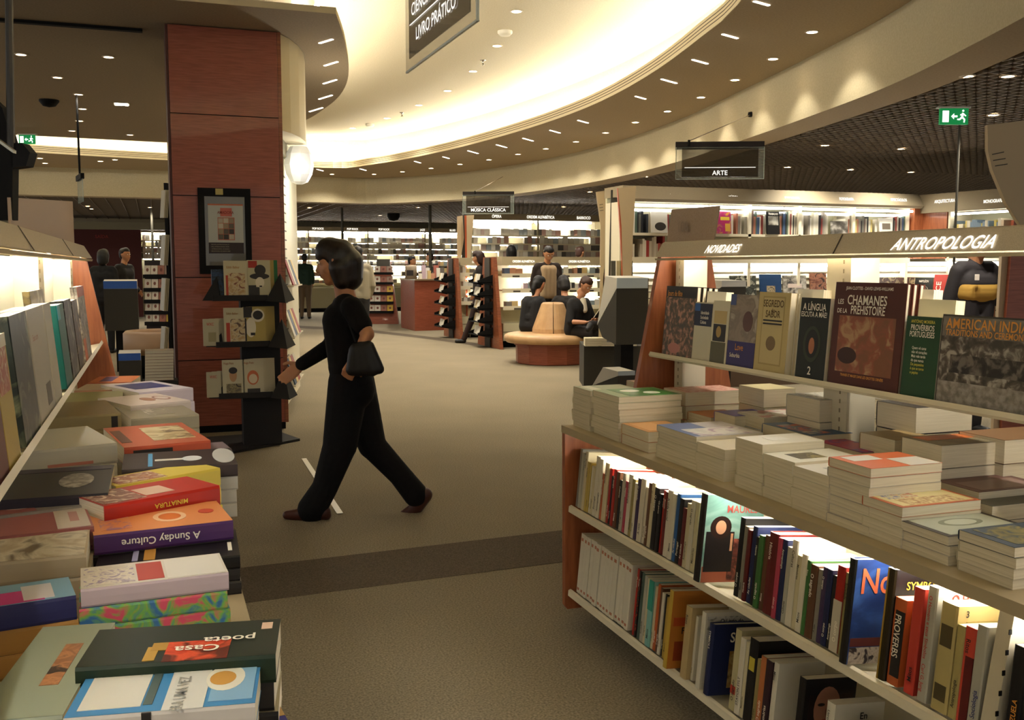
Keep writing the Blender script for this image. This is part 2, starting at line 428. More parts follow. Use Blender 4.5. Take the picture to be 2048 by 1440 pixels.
for i, (u, v) in enumerate([(652, 82), (662, 127), (660, 163), (651, 194), (632, 219)]):
    p, q = PZ(u - 13, v + 4, Z1), PZ(u + 13, v - 4, Z1); d = (q - p).normalized(); e = V((-d.y, d.x, 0)) * .011
    mb = MB(); mb.prism([p + e, q + e, q - e, p - e], (0, 0, -.006), glow((1, .9, .75), 3))
    mb.build('ceiling_slot_light', label='%s slot light on the curved edge of the ceiling island' % ordn(i + 1), cat='ceiling light', group='slot lights on the island')
for i, (u, v) in enumerate([(230, 319), (201, 322), (344, 324), (80, 316), (90, 326)]):
    p = PZ(u, v, Z1)
    if p.y < 22: spotlamp(p.x, p.y, Z1, '%s small spotlight on the ring ceiling behind the hanging glass sign' % ordn(i + 1), 'far ring spotlights', W_DOWN * 1.5)
# square lamp, smoke detectors, sprinkler
p = PZ(243, 207, Z1); t = thing('ceiling_floodlight', 'bright small square lamp in the dark brown ceiling island', 'ceiling light', (p.x, p.y, Z1))
mb = MB(); mb.box((p.x - .09, p.y - .09, Z1 - .01), (p.x + .09, p.y + .09, Z1 - .001), RIM); mb.build('housing', t)
mb = MB(); mb.box((p.x - .075, p.y - .075, Z1 - .014), (p.x + .075, p.y + .075, Z1 - .01), glow((1, .9, .7), 14)); mb.build('lamp_face', t)
for i, (u, v, nm) in enumerate([(1010, 62, 'larger white smoke detector on the upper ceiling'), (740, 248, 'smaller distant white smoke detector on the upper ceiling')]):
    p = PZ(u, v, ZU); mb = MB(); mb.lathe((p.x, p.y, ZU), [(.08, 0), (.08, -.025), (.055, -.05), (.001, -.05)], WHITE, 18)
    mb.build('smoke_detector', smooth=True, label=nm, cat='smoke detector')
for i, (u, v, nm) in enumerate([(966, 120, 'small sprinkler head in the upper ceiling below the hanging sign'), (804, 225, 'small distant sprinkler head in the upper ceiling')]):
    p = PZ(u, v, ZU); mb = MB(); mb.lathe((p.x, p.y, ZU), [(.04, 0), (.04, -.006), (.012, -.01), (.012, -.06), (.03, -.062), (.001, -.066)], CHROME, 12)
    mb.build('ceiling_sprinkler', smooth=True, label=nm, cat='sprinkler')
# dome camera
p = PZ(787, 427, Z2); mb = MB(); mb.lathe((p.x, p.y, Z2), [(.17, 0), (.17, -.08), (.12, -.17), (.001, -.2)], BLACK, 16); mb.build('dome_camera', smooth=True, label='black security dome hanging under the far grid ceiling', cat='security camera')
p = PZ(98, 200, Z1); mb = MB(); mb.lathe((p.x, p.y, Z1), [(.11, 0), (.11, -.02), (.07, -.07), (.001, -.085)], BLACK, 16); mb.build('dome_camera', smooth=True, label='black dome camera on the dark brown ceiling island', cat='security camera')

# ================================================================== BOOKS
def pic(c1, c2, c3, sc_=14, dist=1.5):
    return noisy(c1, c2, sc_, .35, 5, (1, 1, 1), .38, .62, c3=c3, dist=dist, coat=0, spec=.28)
_bm = {}
def flat(c): return plain(c, .42, 0, .28, 0)
def cover_mesh(W, H, T, c, sp=None, hard=False):
    """cover shell: back board, front board, spine with a soft fold; local x=width y=height z=thickness"""
    key = ('c', round(W, 3), round(H, 3), round(T, 3), c.name, sp.name if sp else '', hard)
    if key in _bm: return _bm[key]
    mb = MB(); k = min(.0028 if hard else .0008, T * .2)
    mb.box((0.001, 0, 0), (W, H, k), c); mb.box((0.001, 0, T - k), (W, H, T), c)
    r = .003 if hard else .0012
    prof = [(0.001, 0), (-r, T * .12), (-r * 1.3, T * .5), (-r, T * .88), (0.001, T), (.002, T), (.002, 0)]
    mb.prism([(x, 0, z) for x, z in prof], (0, H, 0), sp or c)
    me = mb_mesh(mb, 'cover'); _bm[key] = me; return me
def mb_mesh(mb, name):
    me = bpy.data.meshes.new(name); me.from_pydata(mb.v, [], mb.f)
    for m in mb.mats: me.materials.append(m)
    me.polygons.foreach_set('material_index', mb.m); me.update(); return me
def page_mesh(W, H, T, m, hard=False):
    key = ('p', round(W, 3), round(H, 3), round(T, 3), m.name, hard)
    if key in _bm: return _bm[key]
    mb = MB(); g = .003 if hard else .0006; k = min(.0028 if hard else .0008, T * .2)
    mb.box((.002, g, k), (W - g, H - g, T - k), m)
    me = mb_mesh(mb, 'page_block'); _bm[key] = me; return me
def child(me, name, root):
    o = bpy.data.objects.new(name, me); col.objects.link(o); o.parent = root; return o
BOOKS = 0
def book(label, o, wd, hd, W, H, T, c, pg=None, sp=None, hard=False, panels=(), texts=(), group=None, name='book', cat='book'):
    """o corner, wd unit from spine to fore edge, hd unit foot to head; panels (face,x0,y0,x1,y1,mat) as fractions; texts (face,str,x,y,size,mat[,xs[,align]])"""
    global BOOKS
    BOOKS += 1
    wd = V(wd).normalized(); hd = V(hd).normalized(); td = wd.cross(hd).normalized()
    M = Matrix(((wd.x, hd.x, td.x, o[0]), (wd.y, hd.y, td.y, o[1]), (wd.z, hd.z, td.z, o[2]), (0, 0, 0, 1)))
    t = thing(name, label, cat, group=group, M=M)
    child(cover_mesh(W, H, T, c, sp, hard), 'cover', t); child(page_mesh(W, H, T, pg or PAGES, hard), 'page_block', t)
    if panels:
        mb = MB(); e = .0005; lv = 0
        for q in panels:
            lv += 1; e = .0004 + .00012 * lv
            fc, x0, y0, x1, y1, m = q; mb = MB()
            if fc == 'F': mb.box((x0 * W, y0 * H, T - .0002), (x1 * W, y1 * H, T + e), m)
            elif fc == 'O': # ellipse on the front
                P = [(((x0 + x1) / 2 + (x1 - x0) / 2 * math.cos(a)) * W, ((y0 + y1) / 2 + (y1 - y0) / 2 * math.sin(a)) * H, T) for a in [k * math.pi / 10 for k in range(20)]]
                mb.prism(P, (0, 0, e), m)
            elif fc == 'S': r = (.003 if hard else .0012) * 1.3; mb.box((-r - e, y0 * H, x0 * T), (0, y1 * H, x1 * T), m)
            child(mb_mesh(mb, 'cover_picture'), 'cover_picture', t)
    for q in texts:
        fc, s, x, y, size, m = q[:6]; xs = q[6] if len(q) > 6 else 1; al = q[7] if len(q) > 7 else 'LEFT'
        if fc == 'F': text(s, t, (x * W, y * H, T + .0016), (1, 0, 0), (0, 1, 0), size, m, xs, align=al, local=True)
        elif fc == 'R': text(s, t, (x * W, y * H, T + .0016), (0, 1, 0), (-1, 0, 0), size, m, xs, align=al, local=True)
        elif fc == 'S': text(s, t, (-.0062 if hard else -.0036, y * H, x * T), (0, -1, 0), (0, 0, 1), size, m, xs, align=al, local=True)
        elif fc == 'U': text(s, t, (-.0062 if hard else -.0036, y * H, x * T), (0, 1, 0), (0, 0, -1), size, m, xs, align=al, local=True)
    return t
TW = plain('efe8d6', .5); TK = plain('1a1614', .5); TG = plain('c8a23a', .5); TR = plain('b03024', .5); TO = plain('d8923a', .5); TY = plain('d8c84a', .5); TBL = plain('26306a', .5)

# ================================================================== THE TWO LONG BOOK TABLES
TZ = .785
def table_unit(side):
    """side +1: spine edge faces -x, unit lies x 1.475..2.6 ; side -1: mirrored, unit lies x .14..-.95"""
    if side > 0: fx = lambda d: 1.475 + d; ye = 3.52; y0 = .2; lab = 'long double sided book table with wooden end panel and shelves below'; nm = 'book_table'
    else: fx = lambda d: .14 - d; ye = 4.92; y0 = .2; lab = 'long book table under the lit beige header, stacks of books beside the aisle'; nm = 'book_table'
    s = side
    t = thing(nm, lab, 'book display table', (fx(.55), (ye + y0) / 2, 0), 'long book tables')
    EDG = plain('a99a7b', .6)
    # table board with soft edge
    mb = MB(); mb.box((fx(0), y0, TZ - .028), (fx(1.1), ye, TZ), EDG); mb.build('table_board', t)
    # plinth
    mb = MB(); mb.box((fx(.16), y0, 0), (fx(.94), ye - .06, .09), BLACK); mb.build('plinth', t)
    # shelves (lean back)
    for lx, lz, nme in ((.035, .455, 'upper_shelf'), (.035, .118, 'bottom_shelf')):
        mb = MB()
        P = [(fx(lx - .01), lz + .012), (fx(lx), lz + .016), (fx(lx + .004), lz), (fx(lx + .34), lz - .06), (fx(lx + .34), lz - .075), (fx(lx), lz - .018), (fx(lx - .012), lz - .01)]
        mb.prism([(a, y0, b) for a, b in P], (0, ye - y0 - .02, 0), SHELFW); mb.build('shelf', t)
    # back panel of the lower shelves
    mb = MB(); mb.prism([(fx(.42), y0, .09), (fx(.43), y0, .09), (fx(.53), y0, TZ - .045), (fx(.52), y0, TZ - .045)], (0, ye - y0 - .02, 0), SHELFW); mb.build('back_panel', t)
    # end panel: A frame of wood, lower part full width, upper part narrow
    yy = ye
    mb = MB()
    prof = [(fx(.02), .06), (fx(.03), .045), (fx(1.07), .045), (fx(1.08), .06), (fx(1.07), TZ - .03), (fx(.78), TZ + .01), (fx(.645), 1.49), (fx(.435), 1.49), (fx(.30), TZ + .01), (fx(.015), TZ - .03)]
    mb.prism([(a, yy, b) for a, b in prof], (0, .028, 0), WOODV); mb.build('end_panel', t)
    # spine columns
    cols = [(3.415, 3.478), (2.429, 2.54), (1.0, 1.11)] if side > 0 else [(2.35, 2.5), (3.35, 3.5), (4.6, 4.72), (1.2, 1.35)]
    for k, (a, b) in enumerate(cols):
        mb = MB(); mb.box((fx(.47), a, TZ - .04), (fx(.574), b, 1.43), plain('cfc7b0', .5)); c_ = mb.build('column', t)
        mb = MB()
        for q in range(22): mb.box((fx(.468), a + .03, .82 + q * .028), (fx(.47), a + .034, .832 + q * .028), plain('8c8068'))
        mb.build('slot_row', c_)
    if side < 0:
        mb = MB(); mb.box((fx(.54), y0, 1.0), (fx(.56), ye, 1.43), plain('cfcab2', .5)); mb.build('back_board', t)
    # display shelf for books shown by their covers
    mb = MB(); P = [(fx(.365), 1.052), (fx(.372), 1.064), (fx(.376), 1.05), (fx(.48), 1.032), (fx(.48), 1.026), (fx(.37), 1.044)]
    mb.prism([(a, y0, b) for a, b in P], (0, ye - y0 - .02, 0), SHELFW); mb.build('shelf', t)
    # lit header
    mb = MB()
    P = [(fx(.40), 1.437), (fx(.432), 1.493), (fx(.442), 1.497), (fx(.62), 1.497), (fx(.66), 1.437), (fx(.63), 1.437), (fx(.60), 1.475), (fx(.46), 1.475), (fx(.43), 1.437)]
    h = mb.prism([(a, y0, b) for a, b in P], (0, ye - y0, 0), FASC).build('header', t)
    mb = MB(); P = [(fx(.40), 1.424), (fx(.397), 1.432), (fx(.43), 1.432), (fx(.43), 1.424)]; mb.prism([(a, y0, b) for a, b in P], (0, ye - y0, 0), plain('b5a888', .4)); mb.build('header_lip', h)
    # tubes: under the header, under the table board
    mb = MB(); yk = y0 + .1
    while yk < ye - .3:
        mb.tube([(fx(.48), yk, 1.455), (fx(.48), min(yk + 1.1, ye - .1), 1.455)], .01, glow(NEUT, E_TUBE), 8); yk += 1.2
    mb.build('tube_lamp', t)
    mb = MB(); yk = y0 + .1
    while yk < ye - .3:
        mb.tube([(fx(.115), yk, TZ - .04), (fx(.115), min(yk + 1.1, ye - .25), TZ - .04)], .009, glow(NEUT, E_TUBE * 1.6), 8); yk += 1.2
    if side > 0: mb.build('tube_lamp', t)
    return t, h
tabR, hdR = table_unit(1)
tabL, hdL = table_unit(-1)
GLT = glow((1, .96, .85), .55)
# header lettering (right table): text runs towards the camera (-y) with up leaning along the header
hup = V((.032, 0, .056)).normalized(); hx = lambda z: 1.475 + .40 + (z - 1.437) * .032 / .056
def hdr_text(s, v0u, v0v, v1u, size, xs):
    p = PX(v0u, v0v, 1.886)
    return p
p = PX(1411, 506, 1.885); text('NOVIDADES', hdR, (hx(p.z) - .004, p.y, p.z), (0, -1, 0), hup, .046, GLT, .86, .002, .25)
p = PX(1786, 500, 1.885); text('ANTROPOLOGIA', hdR, (hx(p.z) - .004, p.y, p.z), (0, -1, 0), hup, .052, GLT, .86, .002, .22)
for yk in (2.42,):
    mb = MB(); mb.prism([(1.872, yk, 1.437), (1.904, yk, 1.494), (1.906, yk, 1.494), (1.874, yk, 1.437)], (0, .004, 0), plain('4a4033')); mb.build('header_joint', hdR)
# left header: joints and pale label marks
for yk in (2.55, 3.75):
    mb = MB(); mb.prism([(-.257, yk, 1.437), (-.289, yk, 1.494), (-.291, yk, 1.494), (-.259, yk, 1.437)], (0, .006, 0), plain('4a4033')); mb.build('header_joint', hdL)
for (u, v, s) in ((96, 503, 'FILOSOFIA'), (160, 513, 'ENSAIO')):
    p = PX(u, v, -.27); mb = text(s, hdL, (-.262, p.y - .1, p.z - .01), (0, 1, 0), (-.032, 0, .056), .03, GLT, .8, .002)
# sign boards standing on the headers (pale backs)
PINK = noisy('a08a72', 'ac9680', 200, .8)
sb = thing('sign_board', 'plain brown-beige board standing on the NOVIDADES header', 'sign', (2.02, 3.45, 1.497)); mb = MB()
a = PX(1333, 483, 2.02); b = PX(1427, 483, 2.02)
mb.prism([(2.02, a.y, 1.497), (2.02, b.y, 1.497), (2.03, b.y - .02, 1.63), (2.03, a.y - .02, 1.635)], (.006, 0, 0), PINK); mb.build('board', sb)
text('108', sb, (2.012, a.y - .1, 1.54), (0, -1, 0), (0, 0, 1), .06, plain('94806a'), 1.0)
sb = thing('sign_board', 'plain pinkish board standing behind the beige header of the table near the pillar', 'sign', (-.42, 4.3, 1.43)); mb = MB()
a = PX(22, 440, -.42); b = PX(147, 440, -.42)
mb.prism([(-.42, a.y, 1.43), (-.42, b.y, 1.43), (-.42, b.y, PX(147, 404, -.42).z), (-.42, a.y, PX(22, 396, -.42).z)], (-.008, 0, 0), plain('b09a86', .7)); mb.build('board', sb)

# ------------------------------------------------------------------ stacks on the tables
def stackR(desc, u, v, x, wx, ly, n, th, top, under=None, panels=(), texts=(), pg=None, rot=0, z0=TZ, sp=None, dz=None, every=None, grp=None):
    """pixel of the nearest upper corner (min x, min y); wx extent in x (book height), ly extent in y (book width)"""
    p = PX(u, v, x); zt = p.z
    if dz: zt = z0 + dz
    n = max(1, n); th = (zt - z0) / n
    for k in range(n):
        i = n - 1 - k   # index from top
        z = z0 + k * th; jx = random.uniform(-.004, .004) if i else 0; jy = random.uniform(-.004, .004) if i else 0
        a = rot + (random.uniform(-.02, .02) if i else 0)
        wd = V((-math.sin(a), -math.cos(a), 0)); hd = V((math.cos(a), -math.sin(a), 0)); # w=-y, h=+x
        o = V((x + jx, p.y + jy, z)) - wd * ly
        isTop = i == 0
        lab = desc + (', alone on the table' if n == 1 else ', topmost of its stack') if isTop else '%s book in the stack under the %s' % (ORD[i], desc)
        c = top if isTop else (every if every else under or top)
        book(lab, o, wd, hd, ly, wx, th * .985, c, pg, sp, panels=panels if isTop else (), texts=texts if isTop else (), group=grp or 'book stacks on the ANTROPOLOGIA table')
GREENC = pic('1f5a2c', '3f8a3a', '2c6a2c', 10); ORG = flat('c07a3c'); CRM = flat('cfc6a8')
pinkp = noisy('c98f80', 'd8b8a4', 30, .5)
XF = 1.52
stackR('sage green paperback at the aisle corner', 1181, 782, XF, .20, .16, 7, .02, flat('9aa083'), CRM, panels=[('F', .1, .1, .9, .3, flat('c9c8ac'))])
stackR('green and white covered paperback', 1238, 794, XF, .25, .22, 7, .02, flat('8a9a76'), CRM, panels=[('F', .05, .2, .95, .95, GREENC), ('O', .2, .3, .5, .6, flat('e6e6d6')), ('O', .5, .55, .8, .8, flat('dfe3d0'))])
stackR('orange-tan paperback low at the table edge', 1297, 864, XF, .17, .20, 2, .02, flat('c08a50'), flat('a8623a'), panels=[('F', .1, .1, .9, .6, flat('cf9a60'))])
stackR('blue and white magazine-like paperback', 1393, 874, XF, .235, .25, 5, .02, flat('b9b4b0'), CRM, panels=[('F', 0, 0, .95, .5, flat('5a6a90')), ('F', .45, .1, .95, .9, pic('c8c4b8', 'a890a0', 'dcd8cc'))])
stackR('plain cream paperback with curled corner', 1450, 900, XF, .15, .155, 3, .03, flat('d0c4a6'), CRM)
stackR('thick white paperback with blank cover', 1525, 889, XF, .20, .13, 4, .03, flat('ddd7c4'), CRM, panels=[('F', .3, .3, .7, .6, flat('e6e2d4'))])
stackR('white paperback with small dark painting', 1590, 925, XF, .21, .14, 4, .02, flat('dcd8c4'), flat('c8c0a0'), panels=[('F', .25, .2, .75, .6, pic('5a5236', '9a8c58', '3a3220', 30))])
stackR('white leaflet-like paperback beside the orange one', 1658, 952, XF, .16, .145, 4, .02, flat('dad5c6'), CRM, panels=[('F', .4, .3, .8, .7, flat('b8b8b0'))])
stackR('orange cover paperback with white label', 1742, 937, XF, .205, .15, 7, .02, flat('c8673a'), flat('b8b0a0'), panels=[('F', .1, .1, .45, .5, flat('d0ccc0')), ('F', .45, .55, 1, .98, flat('cfc9bc'))])
stackR('cream paperback with a red and blue rider picture', 1805, 1015, XF, .22, .13, 4, .02, flat('b8623a'), CRM, panels=[('F', .08, .05, .92, .95, flat('d6c890')), ('F', .1, .12, .45, .5, pic('5a62a0', 'b04a3a', 'd8d0a0', 40)), ('F', .5, .15, .9, .85, noisy('d8c890', '9a6a40', 90, .5))])
stackR('grey-green paperback with an oval ring on it', 1897, 1073, XF, .225, .14, 3, .03, flat('3a342c'), flat('b8b2a4'), panels=[('F', .06, .06, .94, .94, flat('a8ac98')), ('O', .2, .25, .6, .75, flat('7c8068')), ('O', .25, .32, .55, .68, flat('b4b8a4'))])
stackR('dark blue paperback with gold picture', 2030, 1095, XF, .22, .14, 4, .02, flat('33404c'), flat('b4ab90'), panels=[('F', .1, .1, .9, .6, pic('8a7c4a', '3a4854', '6a6440', 25)), ('F', .1, .75, .9, .85, flat('9aa6ac'))])
# second row
X2 = 1.83
stackR('pink paperback at the far end of the table', 1282, 767, X2, .235, .13, 3, .02, flat('c8a090'), flat('a84a40'), panels=[('F', .1, .1, .9, .8, pinkp)])
stackR('pink and red patterned paperback', 1371, 785, X2 + .0, .245, .165, 3, .02, flat('cfb09c'), flat('b86a58'), panels=[('F', .03, .03, .97, .97, noisy('c98070', 'e0c0ac', 60, .5))])
stackR('orange-brown paperback before the pink stack', 1422, 835, X2 - .02, .15, .16, 3, .02, flat('b8784a'), CRM)
stackR('violet hardback seen behind the white art paperback', 1470, 832, X2 - .02, .15, .13, 2, .02, flat('5a4a8c'), flat('2c2440'))
stackR('olive paperback in front of the first column', 1528, 779, 1.97, .13, .155, 3, .02, flat('b8ac7c'), flat('a89c70'))
stackR('paperback with wavy white cover below the display shelf', 1640, 800, 1.90, .2, .17, 3, .02, flat('a8a696'), flat('a8a08a'), panels=[('F', .1, .1, .9, .9, noisy('8a8c84', 'd8d4c4', 26, .5, dist=3))])
stackR('white art paperback with pink scrawl', 1528, 836, X2 + .02, .235, .155, 3, .04, flat('c8c0b0'), flat('b4bcc0'), panels=[('F', .04, .04, .96, .96, pic('dcd4c4', 'b87a74', 'd6d4c8', 14))])
stackR('blue paperback with orange figures', 1622, 871, X2 - .02, .15, .25, 2, .04, flat('2c5078'), flat('b0b0a8'), panels=[('F', .2, .1, .9, .6, pic('c85a30', 'b8b0a0', '38608a', 18))])
stackR('magenta and purple paperback', 1724, 905, X2 - .02, .1, .2, 2, .04, flat('8a2c5c'), flat('6a2a50'), panels=[('F', .02, .02, .98, .98, pic('a8304a', '5a3a8c', '9a2c50', 22))])
stackR('tan paperback beside the second column', 1790, 880, X2 + .02, .14, .14, 3, .04, flat('a08a60'), flat('b4a57c'))
stackR('grey paperback with orange band', 1884, 891, X2 - .02, .2, .14, 3, .04, flat('7a7058'), flat('b0a898'), panels=[('F', .1, .1, .5, .9, flat('c8703c'))])
stackR('purple-brown paperback with dark red spine', 1958, 984, X2 - .04, .22, .14, 2, .04, flat('6a4a44'), flat('b8a888'), panels=[('F', .3, .1, .9, .9, flat('8a7068'))])
stackR('slate grey magazine at the near end', 1985, 1012, XF + .25, .2, .12, 2, .01, flat('5c5c54'), flat('3a3a36'))
stackR('white paperback with black spined copies', 1833, 815, 1.98, .2, .16, 3, .03, flat('24201c'), flat('16120f'), texts=[])
stackR('brown paperback towards the camera end', 2010, 880, 1.98, .22, .15, 3, .03, flat('7a5c40'), flat('5a4634'))
stackR('plain grey paperback in the back row', 1770, 800, 2.16, .16, .16, 3, .03, flat('8c8676'), flat('98917e'))

# left table stacks: spine faces the camera (w=+y, h=-x)
def stackL(desc, nl, nr, fl, zt, n, top, under=None, panels=(), texts=(), sp=None, pg=None, grp='book stacks on the aisle table', usp=None):
    a = PZ(*nl, zt); b = PZ(*nr, zt); c = PZ(*fl, zt)
    hd0 = (a - b); H = hd0.length; hd0.normalize(); wd0 = V((hd0.y, -hd0.x, 0))
    if wd0.y < 0: wd0 = -wd0
    Wd = abs((c - a).dot(wd0)); th = (zt - TZ) / n
    for k in range(n):
        i = n - 1 - k; z = TZ + k * th; ang = random.uniform(-.02, .02) if i else 0
        R = Matrix.Rotation(ang, 3, 'Z'); hd = R @ hd0; wd = R @ wd0
        o = V((b.x, b.y, z)) + (V((random.uniform(-.004, .004), random.uniform(-.003, .003), 0)) if i else V((0, 0, 0)))
        isTop = i == 0
        lab = desc + (', alone on the table' if n == 1 else ', topmost of its stack') if isTop else '%s book in the stack under the %s' % (ORD[i], desc)
        book(lab, o, wd, hd, Wd, H, th * .985, top if isTop else (under or top), pg, (sp if isTop else (usp or sp)), panels=panels if isTop else (), texts=texts if isTop else (), group=grp)
L_ = stackL
L_('blue-violet paperback cropped at the table corner', (420, 1500), (590, 1465), (430, 1420), .80, 1, flat('2c2a8a'), panels=[('F', .5, .0, 1, 1, flat('c8a060'))])
L_('sky blue paperback with white label and cup', (126, 1437), (510, 1406), (145, 1341), .885, 3, flat('3d7fb4'), flat('a8a498'), sp=flat('b8b4b0'), panels=[('F', .12, .62, .8, .95, flat('d0cec4')), ('F', .14, .56, .82, .61, flat('4a5a58')), ('F', 0, .28, 1, .5, flat('cfcfc8')), ('F', .1, .02, 1, .26, flat('7fa8c8')), ('O', .3, .08, .85, .3, flat('e0dccc')), ('O', .42, .13, .72, .28, flat('c09048')), ('S', 0, .55, 1, .6, TK)],
   texts=[('F', 'ERA UMA VEZ', .3, .39, .02, plain('8a8a84'), .8, 'CENTER')])
L_('dark green paperback with gold and red art', (150, 1335), (551, 1308), (164, 1261), .90, 3, flat('142014'), flat('b0a890'), usp=TK, sp=flat('1a2a1a'), panels=[('F', .0, .25, .5, .58, pic('b8331c', '5a2014', 'd05030', 18)), ('F', .05, .62, .4, .68, flat('b08a38')), ('F', .3, .58, .5, .66, flat('a88030')), ('F', .72, .04, .9, .1, flat('d8b8a0'))],
   texts=[('R', 'Casa', .35, .30, .03, TW), ('R', 'poeta', .55, .12, .03, TW)])
L_('colourful scribble covered paperback', (161, 1179), (457, 1144), (171, 1135), .905, 4, flat('cdc6ba'), pic('3a6aa0', 'b04a70', '5aa04a', 30), sp=flat('b8a8b0'), usp=pic('3a6aa0', 'c8506a', '70a84a', 26), panels=[('F', .05, .02, .95, .42, flat('d6d2c8')), ('F', .1, .44, .9, .62, flat('a84038')), ('F', .1, .64, .9, .98, pic('c8c0b0', '8a7a9a', 'd8d0c0', 40))])
L_('black paperback with yellow lettering', (190, 1135), (480, 1110), (195, 1080), .86, 3, flat('12100f'), flat('a8a090'), usp=TK, panels=[('F', .1, .6, .9, .68, flat('b08038')), ('F', .1, .72, .9, .76, flat('9a9ac0')), ('F', .2, .05, .5, .08, TW)])
L_('orange paperback with a ribbon figure and purple spine', (187, 1071), (466, 1040), (205, 1024), .90, 3, flat('cf8550'), flat('4a3444'), sp=flat('4a2c5c'), usp=TK, panels=[('F', .15, .72, .9, .94, pic('cf8550', '9a6a90', 'cf8550', 40)), ('O', .25, .3, .7, .55, flat('e0b890')), ('O', .32, .34, .62, .51, flat('c86a30')), ('O', .45, .08, .65, .2, flat('b84a34'))],
   texts=[('U', 'A Sunday Culture', .65, .25, .02, TW)])
L_('red paperback with brown faces and yellow text', (208, 1012), (439, 970), (220, 978), .93, 3, flat('a8281c'), flat('b8a060'), sp=flat('a8281c'), usp=flat('c0a878'), panels=[('F', .1, .62, .95, .98, pic('8a5a48', 'd0b8a0', '6a3a30', 30)), ('F', .2, .35, .7, .6, flat('c8a890'))], texts=[('U', 'MINIATURA', .7, .3, .014, TY)])
L_('yellow paperback behind the red one', (232, 972), (440, 935), (238, 950), .92, 3, flat('cdb74c'), flat('b8b0a0'), sp=flat('cdb74c'), panels=[('F', .1, .5, .9, .95, pic('b88a60', 'd8c8b0', '8a3a30', 30))])
L_('dark paperback with a cotton swab picture', (243, 940), (475, 925), (243, 908), .92, 4, flat('2a1c1c'), flat('b4b0a4'), sp=flat('3a3030'), usp=flat('a8a49a'), panels=[('F', .1, .74, .9, .78, flat('4a94c0')), ('F', .4, .45, .5, .72, flat('d8d4c8')), ('O', .3, .3, .6, .48, flat('d8dcdc')), ('O', .05, .0, .98, .2, flat('b8b8b4'))])
L_('grey-violet slim paperback behind the swab cover', (250, 912), (460, 895), (252, 898), .905, 3, flat('6a5c64'), flat('aaa'.replace('aaa', 'aaa498')), sp=flat('7a707a'))
L_('orange-red paperback with a golden hair painting', (248, 895), (421, 880), (245, 853), .93, 3, flat('b0583c'), flat('9a9484'), sp=flat('a84c34'), panels=[('F', .2, .1, .85, .6, pic('c8b890', '6a5238', 'a8946a', 16)), ('F', .2, .85, .8, .97, flat('5a3428')), ('S', .3, .45, .8, .9, TK)])
L_('grey paperback beneath the pink titled one', (262, 838), (398, 828), (265, 812), .925, 3, flat('8c8470'), flat('a09884'), sp=flat('8c8470'), panels=[('F', .2, .3, .8, .7, pic('8c8470', 'b8b0a0', '7a7264', 20))])
L_('white paperback with brown flourish drawing', (261, 812), (381, 800), (265, 790), .94, 3, flat('c9bab0'), flat('b8b0a0'), sp=flat('c4b8b0'), panels=[('O', .3, .08, .7, .32, flat('8a5a4a')), ('O', .35, .11, .65, .29, flat('c9bab0')), ('O', .3, .35, .65, .55, flat('9a6a54'))])
L_('white paperback with deep blue band', (278, 785), (386, 775), (280, 763), .94, 3, flat('c4bcc4'), flat('b0aa9c'), sp=flat('c4b8c4'), panels=[('F', .3, .15, .85, .85, flat('1c2468'))])
# inner row
L_('grey-green paperback with a portrait of two faces', (-60, 1445), (125, 1430), (-45, 1262), .88, 3, flat('8c9480'), flat('a8a898'), sp=flat('8a9280'), panels=[('F', .3, .27, .75, .5, pic('8a5a3a', '3a2c24', 'b07a50', 24))])
L_('sky blue and pink paperback with navy spine', (-60, 1222), (152, 1190), (-55, 1180), .90, 3, flat('7faac4'), flat('b08850'), sp=flat('2a2c58'), usp=flat('a87c40'), panels=[('F', .05, .3, .6, 1, flat('b82c7c')), ('F', .1, .2, .8, .5, flat('d8d4d8'))])
L_('sepia paperback with branch shadows', (-60, 1130), (172, 1108), (-50, 1072), .905, 3, flat('b8a88c'), flat('a89c84'), sp=flat('a89a80'), panels=[('F', .02, .02, .98, .98, pic('b8a88c', '6a5c48', 'd8d0bc', 9))])
L_('dusty pink paperback with white title block', (-60, 1080), (188, 1052), (-50, 1030), .91, 3, flat('a06060'), flat('b0a490'), sp=flat('8c5450'), panels=[('F', .05, .02, .95, .3, flat('cfc4b8')), ('F', .3, .1, .7, .18, flat('b88a84'))])
L_('grey and pink paperback with a pale face', (-60, 1040), (202, 1005), (-50, 1000), .915, 3, flat('8c8680'), flat('a8a294'), sp=flat('8a847c'), panels=[('F', .05, .5, .95, 1, flat('a0605c')), ('O', .2, .45, .7, .75, flat('cfc8be')), ('F', .0, .0, 1, .12, flat('cdc6bc'))])
L_('black paperback with a pale oval portrait', (-40, 1003), (216, 985), (-30, 945), .935, 3, flat('1c1a1c'), flat('8c8678'), sp=flat('28242c'), panels=[('O', .25, .15, .75, .45, pic('b8b4ac', '6a6460', '8a8680', 30)), ('F', .85, .02, 1, .98, flat('2c2440'))])
L_('white thick paperback with a glossy highlight', (30, 905), (234, 885), (50, 862), .945, 3, flat('cac6b8'), flat('c4c0b2'), sp=flat('bdb9ac'), usp=flat('bcb8aa'), panels=[('S', .1, .25, .25, .7, flat('b87868'))])
L_('tan thick paperback in the inner row', (95, 836), (242, 826), (105, 806), .94, 3, flat('8a7a54'), flat('86764e'), sp=flat('8a7c58'), usp=flat('7e704c'), panels=[('S', .15, .05, .85, .14, TK)])
L_('olive paperback behind the tan one', (110, 806), (245, 800), (118, 786), .93, 3, flat('9c9a66'), flat('8c8458'))
L_('cream and red paperback in the inner row', (148, 781), (278, 778), (152, 768), .93, 3, flat('c4b094'), flat('a89070'), sp=flat('b88a70'))
L_('orange paperback ending the inner row', (175, 766), (262, 764), (178, 753), .93, 3, flat('c06a38'), flat('a05a34'), sp=flat('9a4a30'), panels=[('F', .2, .5, .9, .8, flat('4a3460'))])

